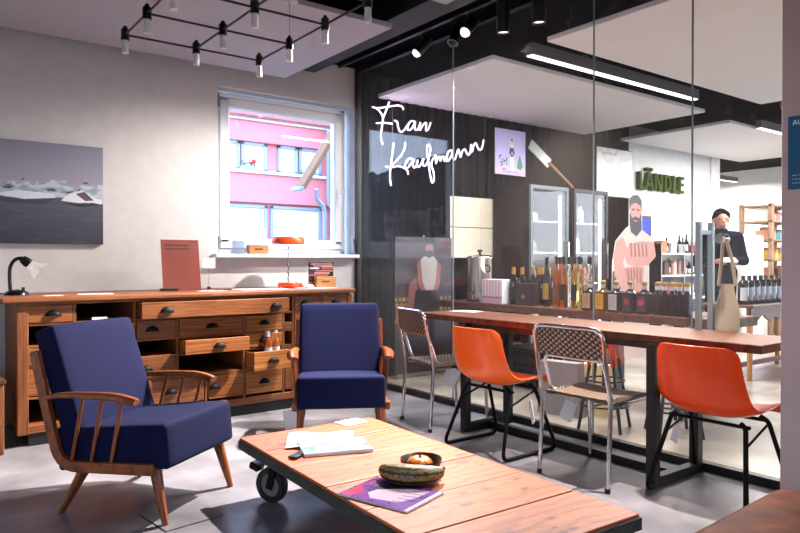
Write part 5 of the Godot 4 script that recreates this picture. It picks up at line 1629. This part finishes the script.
	var names := ["square dark bottle with a beige label", "square bottle with a yellow label", "square dark bottle with a pale grey label", "square bottle with dark label and red dot", "square bottle with purple label and pink dot"]
	var bodies := [M.dark_glass, solid_glass(Color(0.75, 0.62, 0.10, 0.2)), M.dark_glass, M.red_glass, M.red_glass]
	var sq := func(label: String, pos: Vector3, w: float, m: Material, group: String) -> Node3D:
		var b := thing("square_bottle", label, "bottle", pos, 0.0, group)
		part(b, "glass_body", MB.new().bb(Vector3(-w, 0, -w), Vector3(w, 0.150, w), 0.008).lathe([Vector2(w * 0.9, 0.148), Vector2(0.016, 0.166), Vector2(0.014, 0.205), Vector2(0, 0.205)], 16), m)
		part(b, "neck_ring", MB.new().lathe([Vector2(0.0162, 0.176), Vector2(0.0178, 0.18), Vector2(0.0178, 0.203), Vector2(0, 0.206)], 14), M.pvc)
		part(b, "stopper", MB.new().lathe([Vector2(0, 0.205), Vector2(0.019, 0.205), Vector2(0.020, 0.21), Vector2(0.020, 0.228), Vector2(0, 0.231)], 14), M.gold)
		return b
	for k in 5:
		var z := 1.925 + k * 0.118
		var b: Node3D = sq.call(names[k] + " on the counter", Vector3(x - 0.09, H, z), 0.047, bodies[k], "square bottles on the counter")
		part(b, "label", MB.new().bb(Vector3(-0.0485, 0.018, -0.036), Vector3(-0.047, 0.135, 0.036), 0.0), mat(labs[k], 0.6))
		if k >= 3:
			part(b, "emblem", MB.new().at(Transform3D(Basis(Vector3.BACK, PI / 2), Vector3(-0.0485, 0.085, 0))).lathe([Vector2(0.024, 0), Vector2(0.024, 0.0008), Vector2(0, 0.0008)], 20), mat([Color(0.50, 0.06, 0.10), Color(0.66, 0.10, 0.36)][k - 3], 0.6))
		else:
			var li := Image.create(36, 60, false, Image.FORMAT_RGB8)
			li.fill(labs[k])
			text_lines(li, 6, 32, 12, 4, 10, 2, labs[k].darkened(0.45), 20 + k)
			part(b, "lettering", MB.new().at(Transform3D(Basis(Vector3.UP, -PI / 2), Vector3(-0.0487, 0.0765, 0))).bb(Vector3(-0.035, -0.058, -0.0003), Vector3(0.035, 0.058, 0.0003), 0.0), printed(li))
	for k in 5:
		sq.call("square dark red bottle in a close row without label", Vector3(x - 0.09, H, 2.50 + k * 0.055), 0.024, M.red_glass, "unlabelled dark red bottles")
	for k in 6:
		sq.call("square dark bottle in the row behind the labelled ones", Vector3(x + 0.04, H, 1.95 + k * 0.12), 0.045, M.dark_glass if k % 2 else M.red_glass, "second row of square bottles")

func build_shop_things() -> void:
	# bearded man: life-size printed display board
	var W := 170
	var Hh := 380
	var im := Image.create(W, Hh, false, Image.FORMAT_RGB8)
	im.fill(Color(0.80, 0.77, 0.74))
	var skin := Color(0.66, 0.47, 0.41)
	var dark := Color(0.12, 0.085, 0.08)
	var shirt := Color(0.66, 0.62, 0.59)
	paint_poly(im, [Vector2(0, 180), Vector2(60, 170), Vector2(60, 380), Vector2(0, 380)], Color(0.13, 0.14, 0.16))
	paint_poly(im, [Vector2(20, 98), Vector2(52, 82), Vector2(120, 82), Vector2(160, 104), Vector2(166, 150), Vector2(140, 160), Vector2(140, 380), Vector2(45, 380), Vector2(45, 170), Vector2(10, 160)], shirt)
	paint_poly(im, [Vector2(4, 150), Vector2(14, 112), Vector2(40, 102), Vector2(58, 130), Vector2(40, 160), Vector2(70, 225), Vector2(100, 232), Vector2(96, 250), Vector2(58, 252), Vector2(10, 190)], skin)
	paint_poly(im, [Vector2(48, 150), Vector2(62, 118), Vector2(110, 110), Vector2(164, 112), Vector2(170, 146), Vector2(150, 166), Vector2(90, 170), Vector2(56, 164)], skin)
	paint_poly(im, [Vector2(44, 172), Vector2(70, 170), Vector2(122, 170), Vector2(112, 240), Vector2(70, 256), Vector2(58, 214)], Color(0.62, 0.42, 0.37))
	for k in 5:
		paint_poly(im, [Vector2(66 + k * 15, 116), Vector2(72 + k * 15, 114), Vector2(76 + k * 15, 146), Vector2(70 + k * 15, 148)], Color(0.48, 0.28, 0.25))
		paint_poly(im, [Vector2(56 + k * 12, 176), Vector2(61 + k * 12, 174), Vector2(66 + k * 11, 206), Vector2(60 + k * 11, 208)], Color(0.46, 0.26, 0.23))
	paint_poly(im, [Vector2(56, 256), Vector2(110, 240), Vector2(108, 262), Vector2(66, 270)], Color(0.44, 0.22, 0.18))
	paint_oval(im, 88, 42, 22, 30, skin)
	paint_poly(im, [Vector2(64, 44), Vector2(64, 18), Vector2(76, 6), Vector2(98, 4), Vector2(112, 16), Vector2(113, 46), Vector2(106, 28), Vector2(88, 22), Vector2(70, 28)], dark)
	paint_poly(im, [Vector2(66, 44), Vector2(74, 58), Vector2(88, 54), Vector2(102, 58), Vector2(111, 44), Vector2(112, 84), Vector2(92, 100), Vector2(70, 90), Vector2(64, 70)], dark)
	paint_poly(im, [Vector2(72, 38), Vector2(84, 36), Vector2(84, 40), Vector2(72, 41)], dark)
	paint_poly(im, [Vector2(92, 36), Vector2(104, 38), Vector2(104, 41), Vector2(92, 40)], dark)
	paint_poly(im, [Vector2(86, 40), Vector2(90, 40), Vector2(93, 54), Vector2(84, 54)], Color(0.68, 0.47, 0.42))
	paint_oval(im, 88, 64, 9, 2.4, Color(0.55, 0.28, 0.27))
	var outline := PackedVector2Array()
	for p in [[64, 18], [76, 6], [98, 4], [112, 16], [114, 84], [160, 104], [170, 146], [142, 164], [142, 380], [0, 380], [2, 160], [14, 112], [52, 82], [66, 76]]:
		outline.append(Vector2(p[0] / 170.0 * 0.84 - 0.42, (380 - p[1]) / 380.0 * 1.87))
	var st := thing("display_board", "life size printed display of a bearded man", "display board", Vector3(3.29, 0, 0.70))
	part(st, "board", MB.new().prism(outline, -0.008, 0.0), M.paper)
	var pr := MB.new()
	pr.prism(outline, 0.0, 0.0012)
	# keep the print's uv on the whole sheet
	for i in pr.uv.size():
		pr.uv[i] = Vector2((pr.v[i].x + 0.42) / 0.84, 1.0 - pr.v[i].y / 1.87)
	part(st, "print", pr, printed(im, 0.5))
	part(st, "strut", MB.new().bar(Vector3(0, 0.9, -0.012), Vector3(0, 0.01, -0.28), 0.06, 0.006, 0.001, Vector3.RIGHT), M.cream)
	# open shelf against the white wall with goods
	var goods := [Color(0.80, 0.78, 0.74), Color(0.46, 0.10, 0.16), Color(0.30, 0.18, 0.12), Color(0.84, 0.66, 0.60), Color(0.16, 0.17, 0.19), Color(0.72, 0.42, 0.28), Color(0.75, 0.77, 0.80)]
	var sh := thing("wall_shelf", "light open shelf unit on the white shop wall", "shelf", Vector3(4.85, 0, 0.25))
	for s: float in [-0.55, -0.02, 0.55]:
		part(sh, "upright", MB.new().bb(Vector3(s - 0.012, 0, -0.16), Vector3(s + 0.012, 1.32, 0.16), 0.002), M.steel)
	var ys := [0.30, 0.62, 0.92, 1.20]
	for y: float in ys:
		part(sh, "board", MB.new().bb(Vector3(-0.56, y - 0.02, -0.16), Vector3(0.56, y, 0.16), 0.002), M.white)
	rng.seed = 55
	var where := ["lowest board", "second board", "third board", "top board"]
	for si in 4:
		var xx := 4.35
		while xx < 5.32:
			if absf(xx - 4.83) < 0.06:
				xx += 0.08
			var h := rng.randf_range(0.12, 0.24)
			var c: Color = goods[rng.randi() % 7]
			if rng.randf() < 0.45:
				var r := 0.032
				bottle("shelf_bottle", "small bottle on the %s of the light wall shelf" % where[si], "bottles on the wall shelf", Vector3(xx, ys[si], 0.28), [Vector2(0, 0), Vector2(r, 0), Vector2(r, h * 0.6), Vector2(0.012, h * 0.8), Vector2(0.012, h * 1.1), Vector2(0, h * 1.1)], M.dark_glass if rng.randf() < 0.5 else M.red_glass, [r + 0.0006, h * 0.15, h * 0.5], mat(goods[0], 0.6), [], null)
				xx += 0.085
			else:
				var w := rng.randf_range(0.07, 0.13)
				solo("goods_box", "small carton on the %s of the light wall shelf" % where[si], "carton", MB.new().bb(Vector3(-w / 2, 0, -0.06), Vector3(w / 2, h * 0.85, 0.06), 0.003), mat(c, 0.6), Vector3(xx + w / 2 - 0.03, ys[si], 0.26), 0.0, "cartons on the wall shelf")
				xx += w + 0.02
	var fp := thing("framed_photo", "small framed blue picture above the wall shelf", "picture", Vector3(4.52, 1.43, 0.021))
	part(fp, "frame", MB.new().bb(Vector3(-0.17, 0, -0.02), Vector3(0.17, 0.27, 0.0), 0.006), M.brown_wood)
	part(fp, "print", MB.new().bb(Vector3(-0.135, 0.03, 0), Vector3(0.135, 0.24, 0.002), 0.0), mat(Color(0.12, 0.22, 0.62), 0.4))
	# wooden rack on the right with parcels
	var rk := thing("wooden_rack", "tall wooden rack of colourful goods in the shop", "rack", Vector3(6.75, 0, 0.65))
	for sx: float in [-0.5, 0.5]:
		for sz: float in [-0.2, 0.2]:
			part(rk, "post", MB.new().bb(Vector3(sx - 0.03, 0, sz - 0.03), Vector3(sx + 0.03, 1.9, sz + 0.03), 0.004), M.rack_wood)
	var rys := [0.45, 0.82, 1.12, 1.40, 1.66, 1.88]
	for y: float in rys:
		part(rk, "board", MB.new().bb(Vector3(-0.53, y - 0.025, -0.23), Vector3(0.53, y, 0.23), 0.003), M.rack_wood)
	rng.seed = 66
	var bright := [Color(0.80, 0.40, 0.42), Color(0.84, 0.80, 0.76), Color(0.20, 0.45, 0.46), Color(0.80, 0.66, 0.20), Color(0.70, 0.48, 0.38), Color(0.85, 0.84, 0.84)]
	for si in 5:
		var xx := 6.30
		while xx < 7.12:
			var w := rng.randf_range(0.07, 0.16)
			if xx + w > 7.2: break
			var ci := rng.randi() % 6
			solo("rack_parcel", "small %s parcel on the %s board of the wooden rack" % [["rose", "cream", "teal", "yellow", "tan", "white"][ci], ["lowest", "second", "third", "fourth", "fifth"][si]], "parcel", MB.new().bb(Vector3(-w / 2, 0, -0.09), Vector3(w / 2, rng.randf_range(0.1, 0.2), 0.09), 0.006), mat(bright[ci], 0.6), Vector3(xx + w / 2, rys[si], 0.70), 0.0, "parcels on the wooden rack")
			xx += w + 0.025
	var ch := thing("wooden_chest", "dark brown wooden chest before the wooden rack", "chest", Vector3(6.72, 0.84, 1.05))
	part(ch, "box", MB.new().bb(Vector3(-0.42, 0, -0.14), Vector3(0.42, 0.20, 0.14), 0.006), M.brown_wood)
	part(ch, "stand", MB.new().bb(Vector3(-0.38, -0.84, -0.12), Vector3(-0.32, 0.0, 0.12), 0.004).bb(Vector3(0.32, -0.84, -0.12), Vector3(0.38, 0.0, 0.12), 0.004).bb(Vector3(-0.42, -0.03, -0.14), Vector3(0.42, 0.0, 0.14), 0.003), M.light_wood_y)
	# small green plate-like sign and white cabinet blocks behind the person
	var wc := thing("white_cabinet", "tall white cabinet behind the standing person", "cabinet", Vector3(5.82, 0, 0.55))
	part(wc, "body", MB.new().bb(Vector3(-0.30, 0, -0.25), Vector3(0.30, 1.45, 0.25), 0.006), M.white)
	part(wc, "door", MB.new().bb(Vector3(-0.29, 0.05, 0.25), Vector3(-0.005, 1.43, 0.265), 0.003), M.white)
	part(wc, "door", MB.new().bb(Vector3(0.005, 0.05, 0.25), Vector3(0.29, 1.43, 0.265), 0.003), M.white)
	# side table with scalloped apron and a row of dark bottles
	var tb := thing("scalloped_table", "brown wooden table with a scalloped apron", "table", Vector3(3.52, 0, 2.02), 0.0)
	part(tb, "tabletop", MB.new().bb(Vector3(-0.75, 0.67, -0.24), Vector3(0.75, 0.70, 0.24), 0.005), M.brown_wood)
	var sc := PackedVector2Array([Vector2(-0.70, 0.67), Vector2(0.70, 0.67)])
	for k in 29:
		var t := 1.0 - k / 14.0
		sc.append(Vector2(t * 0.70, 0.585 - 0.03 * absf(sin(t * PI * 1.5)) + 0.02 * cos(t * PI * 6.0)))
	part(tb, "apron", MB.new().prism(sc, 0.18, 0.20), M.brown_wood)
	for sx: float in [-0.66, 0.66]:
		for sz: float in [-0.17, 0.17]:
			part(tb, "leg", MB.new().tube([Vector3(sx, 0.67, sz), Vector3(sx, 0.5, sz), Vector3(sx, 0.02, sz), Vector3(sx, 0, sz)], [0.032, 0.028, 0.022, 0.028], 10), M.light_wood_y)
	part(tb, "cross_foot", MB.new().bb(Vector3(-0.66, 0.09, -0.02), Vector3(0.66, 0.13, 0.02), 0.004), M.brown_wood)
	var proto: Node3D = null
	for k in 12:
		var p := Vector3(2.86 + k * 0.112, 0.70, 2.13)
		if proto == null:
			proto = bottle("table_bottle", "black bottle with a white label on the scalloped table", "black bottles on the scalloped table", p, [Vector2(0, 0), Vector2(0.046, 0), Vector2(0.048, 0.006), Vector2(0.048, 0.19), Vector2(0.03, 0.215), Vector2(0.018, 0.225), Vector2(0.018, 0.262), Vector2(0, 0.264)], M.dark_glass, [], null, [Vector2(0.019, 0.225), Vector2(0.02, 0.265), Vector2(0, 0.266)], M.black)
			part(proto, "label", MB.new().lathe([Vector2(0.0487, 0.035), Vector2(0.0487, 0.155)], 12, PI / 2 + 0.35, PI + 0.1), mat(Color(0.60, 0.61, 0.64), 0.6))
		else:
			copy_of(proto, "", p)
	# cloth bag hanging on the door knob
	var bg := thing("cloth_bag", "beige cloth bag hanging from the glass door knob", "bag", Vector3(0.075, 0.72, 3.405))
	part(bg, "sack", MB.new().sheet(24, 10, func(u: float, v: float) -> Vector3:
		var a := TAU * u
		var w := lerpf(0.034, 0.066, smoothstep(0.0, 0.6, v)) * (1.0 - 0.12 * smoothstep(0.9, 1.0, v))
		return Vector3(sin(a) * (0.016 + 0.018 * v) * (1.0 + 0.25 * sin(u * 40.0) * (1.0 - v)), 0.26 - 0.26 * v, cos(a) * w), 0.0), M.bag_cloth)
	for s: int in [-1, 1]:
		part(bg, "strap", MB.new().tube([Vector3(0, 0.25, s * 0.045), Vector3(-0.004, 0.38, s * 0.028), Vector3(-0.03, 0.505, s * 0.006)], 0.010, 6, false, 0.4), M.bag_cloth)
	var sacks := [
		[Vector3(0.42, 0, 2.03), 0.17, 0.38, mat(Color(0.50, 0.49, 0.50), 0.7), "grey paper carrier bag standing behind the glass"],
		[Vector3(0.62, 0, 2.18), 0.12, 0.36, mat(Color(0.80, 0.74, 0.56), 0.7), "cream paper carrier bag standing beside the grey one"]]
	for q in sacks:
		var b := thing("carrier_bag", q[4], "bag", q[0], -0.2)
		var w: float = q[1]
		var h: float = q[2]
		part(b, "sack", MB.new().prism(PackedVector2Array([Vector2(-w, 0), Vector2(w, 0), Vector2(w * 0.86, h), Vector2(-w * 0.86, h)]), -0.05, 0.05).at(Transform3D(Basis(Vector3.UP, PI / 2), Vector3.ZERO)), q[3])
		var hd := MB.new()
		hd.tube(smooth([Vector3(-0.05, h - 0.01, 0.05), Vector3(-0.03, h + 0.07, 0.05), Vector3(0.03, h + 0.07, 0.05), Vector3(0.05, h - 0.01, 0.05)]), 0.003, 5)
		part(b, "handle", hd, M.cream)
		b.rotation.y = -PI / 2 + 0.2
	# bar stools in the shop: black legs with rings, red seat carriers
	for k in 2:
		var s := thing("bar_stool", "black legged stool with red steel top behind the glass", "stool", Vector3(0.33 + k * 0.22, 0, 2.46 + k * 0.36), k * 0.5, "red topped stools behind the glass")
		var red := mat(Color(0.62, 0.07, 0.04), 0.35)
		part(s, "seat", MB.new().lathe([Vector2(0, 0.615), Vector2(0.13, 0.615), Vector2(0.14, 0.625), Vector2(0.14, 0.64), Vector2(0, 0.645)], 20), red)
		for j in 4:
			var a := j * PI / 2 + 0.4
			var d := Vector3(cos(a), 0, sin(a))
			part(s, "leg", MB.new().tube([d * 0.10 + Vector3(0, 0.46, 0), d * 0.19], 0.011, 7), M.black)
			part(s, "arm", MB.new().bar(d * 0.06 + Vector3(0, 0.62, 0), d * 0.115 + Vector3(0, 0.42, 0), 0.045, 0.006, 0.001), red)
		for y: float in [0.16, 0.32]:
			var r := 0.19 - y * 0.2
			part(s, "ring", MB.new().tube(arc_pts(Vector3(0, y, 0), r, 0, TAU * 15 / 16, 15, Vector3.RIGHT, Vector3.BACK), 0.007, 6, true), M.black)
		part(s, "spindle", MB.new().cyl(Vector3(0, 0.16, 0), Vector3(0, 0.62, 0), 0.016, 0.016, 10), M.black)
		part(s, "brace", MB.new().tube([Vector3(-0.15, 0.16, 0), Vector3(0.15, 0.16, 0)], 0.007, 6).tube([Vector3(0, 0.16, -0.15), Vector3(0, 0.16, 0.15)], 0.007, 6), M.black)

# ---- the person in the shop --------------------------------------------------------------------------------
func cap_dist(p: Vector3, a: Vector3, b: Vector3, ra: float, rb: float) -> float:
	var d := b - a
	var t := clampf((p - a).dot(d) / maxf(d.length_squared(), 1e-9), 0.0, 1.0)
	return p.distance_to(a + d * t) - lerpf(ra, rb, t)
func surface_net(bones: Array, cell: float, k: float) -> MB:
	var lo := Vector3.INF
	var hi := -Vector3.INF
	for b in bones:
		var r: float = maxf(b[2], b[3]) + cell * 2.0
		for p: Vector3 in [b[0], b[1]]:
			lo = lo.min(p - Vector3.ONE * r)
			hi = hi.max(p + Vector3.ONE * r)
	var n := Vector3i(((hi - lo) / cell).ceil()) + Vector3i.ONE
	var f := PackedFloat32Array()
	f.resize(n.x * n.y * n.z)
	f.fill(1.0)
	for b in bones:
		var r: float = maxf(b[2], b[3]) + cell * 2.5 + k
		var p0: Vector3 = b[0]
		var p1: Vector3 = b[1]
		var a := Vector3i(((p0.min(p1) - Vector3.ONE * r - lo) / cell).floor()).clamp(Vector3i.ZERO, n - Vector3i.ONE)
		var c := Vector3i(((p0.max(p1) + Vector3.ONE * r - lo) / cell).ceil()).clamp(Vector3i.ZERO, n - Vector3i.ONE)
		for z in range(a.z, c.z + 1):
			for y in range(a.y, c.y + 1):
				for x in range(a.x, c.x + 1):
					var i := (z * n.y + y) * n.x + x
					var d := cap_dist(lo + Vector3(x, y, z) * cell, p0, p1, b[2], b[3])
					var e := f[i]
					var h := maxf(k - absf(d - e), 0.0) / k
					f[i] = minf(d, e) - h * h * k * 0.25
	var mb := MB.new()
	var id := {}
	var step := [1, n.x, n.x * n.y]
	for z in n.z - 1:
		for y in n.y - 1:
			for x in n.x - 1:
				var i := (z * n.y + y) * n.x + x
				var s := 0
				for q in 8:
					if f[i + (q & 1) + ((q >> 1) & 1) * step[1] + (q >> 2) * step[2]] < 0.0: s += 1
				if s == 0 or s == 8: continue
				var sum := Vector3.ZERO
				var cnt := 0
				for q in 8:
					for ax in 3:
						if q & (1 << ax): continue
						var o := Vector3(q & 1, (q >> 1) & 1, q >> 2)
						var i0: int = i + (q & 1) + ((q >> 1) & 1) * step[1] + (q >> 2) * step[2]
						var v0 := f[i0]
						var v1 := f[i0 + step[ax]]
						if (v0 < 0.0) != (v1 < 0.0):
							o[ax] += v0 / (v0 - v1)
							sum += o
							cnt += 1
				var g := Vector3(f[i + 1] - f[i], f[i + step[1]] - f[i], f[i + step[2]] - f[i])
				g += Vector3(f[i + 1 + step[1] + step[2]] - f[i + step[1] + step[2]], f[i + 1 + step[1] + step[2]] - f[i + 1 + step[2]], f[i + 1 + step[1] + step[2]] - f[i + 1 + step[1]])
				id[i] = mb.vert(lo + (Vector3(x, y, z) + sum / cnt) * cell, g.normalized())
	for i: int in id:
		for ax in 3:
			var o1: int = step[(ax + 1) % 3]
			var o2: int = step[(ax + 2) % 3]
			if (f[i] < 0.0) != (f[i + step[ax]] < 0.0) and id.has(i - o1) and id.has(i - o2) and id.has(i - o1 - o2):
				mb.quad(id[i], id[i - o1], id[i - o1 - o2], id[i - o2])
	return mb
func build_person() -> void:
	# standing, looking down at a paper held in both hands; local +z is where the person faces
	var f := Vector3(-0.75, 0, 0.66)
	var o := thing("person", "person in dark blue jacket holding a paper behind table", "person", Vector3(4.49, 0, 1.06), atan2(f.x, f.z))
	o.scale = Vector3.ONE * 1.03
	var V := func(x: float, y: float, z: float) -> Vector3: return Vector3(x, y, z)
	var body := [
		[V.call(0, 0.95, 0), V.call(0, 1.12, 0), 0.145, 0.15], [V.call(-0.07, 1.15, 0), V.call(-0.09, 1.30, 0), 0.11, 0.105], [V.call(0.07, 1.15, 0), V.call(0.09, 1.30, 0), 0.11, 0.105],
		[V.call(-0.16, 1.345, 0), V.call(0.16, 1.345, 0), 0.068, 0.068], [V.call(0, 1.36, 0), V.call(0, 1.44, 0.02), 0.062, 0.055],
		[V.call(-0.19, 1.33, 0), V.call(-0.25, 1.07, 0.01), 0.062, 0.050], [V.call(-0.25, 1.07, 0.01), V.call(-0.10, 1.06, 0.24), 0.050, 0.038],
		[V.call(0.19, 1.33, 0), V.call(0.25, 1.07, 0.01), 0.062, 0.050], [V.call(0.25, 1.07, 0.01), V.call(0.10, 1.06, 0.24), 0.050, 0.038],
		[V.call(-0.09, 0.93, 0), V.call(-0.095, 0.50, 0.01), 0.095, 0.062], [V.call(-0.095, 0.50, 0.01), V.call(-0.10, 0.10, -0.02), 0.060, 0.042], [V.call(-0.10, 0.05, -0.03), V.call(-0.11, 0.035, 0.12), 0.045, 0.036],
		[V.call(0.09, 0.93, 0), V.call(0.095, 0.50, 0.01), 0.095, 0.062], [V.call(0.095, 0.50, 0.01), V.call(0.10, 0.10, -0.02), 0.060, 0.042], [V.call(0.10, 0.05, -0.03), V.call(0.11, 0.035, 0.12), 0.045, 0.036]]
	part(o, "clothed_body", surface_net(body, 0.02, 0.04), M.jacket)
	var head := [
		[V.call(0, 1.44, 0.02), V.call(0, 1.50, 0.03), 0.052, 0.052], [V.call(0, 1.56, 0.045), V.call(0, 1.575, 0.02), 0.076, 0.082], [V.call(0, 1.50, 0.085), V.call(0, 1.54, 0.07), 0.045, 0.060],
		[V.call(0, 1.548, 0.118), V.call(0, 1.518, 0.142), 0.010, 0.014], [V.call(-0.02, 1.482, 0.115), V.call(0.02, 1.482, 0.115), 0.014, 0.014], [V.call(-0.076, 1.55, 0.03), V.call(-0.08, 1.52, 0.03), 0.018, 0.012], [V.call(0.076, 1.55, 0.03), V.call(0.08, 1.52, 0.03), 0.018, 0.012]]
	part(o, "head", surface_net(head, 0.008, 0.018), M.skin)
	var hair := [[V.call(0, 1.595, 0.01), V.call(0, 1.56, -0.035), 0.086, 0.080], [V.call(-0.05, 1.60, 0.06), V.call(0.05, 1.60, 0.06), 0.042, 0.042], [V.call(0, 1.52, -0.05), V.call(0, 1.47, -0.04), 0.065, 0.050], [V.call(-0.075, 1.57, 0.02), V.call(-0.072, 1.53, 0.0), 0.026, 0.02], [V.call(0.075, 1.57, 0.02), V.call(0.072, 1.53, 0.0), 0.026, 0.02]]
	part(o, "hair", surface_net(hair, 0.010, 0.02), M.hair)
	for s: int in [-1, 1]:
		part(o, "eye", MB.new().at(Transform3D(Basis.from_scale(Vector3(0.014, 0.006, 0.006)), Vector3(s * 0.032, 1.553, 0.116))).lathe([Vector2(0, -1), Vector2(0.8, -0.6), Vector2(1, 0), Vector2(0.8, 0.6), Vector2(0, 1)], 10), M.hair)
		var hand := [[V.call(s * 0.10, 1.06, 0.25), V.call(s * 0.07, 1.065, 0.30), 0.028, 0.032]]
		for k in 4:
			var yy := 1.085 - k * 0.016
			var l: float = [0.045, 0.052, 0.048, 0.036][k]
			hand.append([V.call(s * 0.07, yy, 0.315), V.call(s * 0.055, yy, 0.315 + l * 0.6), 0.0095, 0.009])
			hand.append([V.call(s * 0.055, yy, 0.315 + l * 0.6), V.call(s * 0.03, yy - 0.004, 0.315 + l), 0.009, 0.0075])
		hand.append([V.call(s * 0.075, 1.085, 0.27), V.call(s * 0.045, 1.10, 0.31), 0.011, 0.0085])
		part(o, "hand", surface_net(hand, 0.005, 0.008), M.skin)
	part(o, "collar", MB.new().at(Transform3D(Basis(), Vector3(0, 1.38, 0.012))).lathe([Vector2(0.09, 0), Vector2(0.078, 0.03), Vector2(0.072, 0.06), Vector2(0.066, 0.06), Vector2(0.07, 0.02)], 20), M.jacket)
	var pp := MB.new().at(Transform3D(Basis(Vector3.UP, atan2(f.x, f.z)) * Basis(Vector3.RIGHT, 0.5), Vector3.ZERO)).bb(Vector3(-0.075, -0.003, -0.05), Vector3(0.075, 0.0, 0.06), 0.0)
	solo("held_paper", "white paper held in the hands of the person", "paper", pp, M.paper, Vector3(4.49, 1.117, 1.06) + f * 0.376)
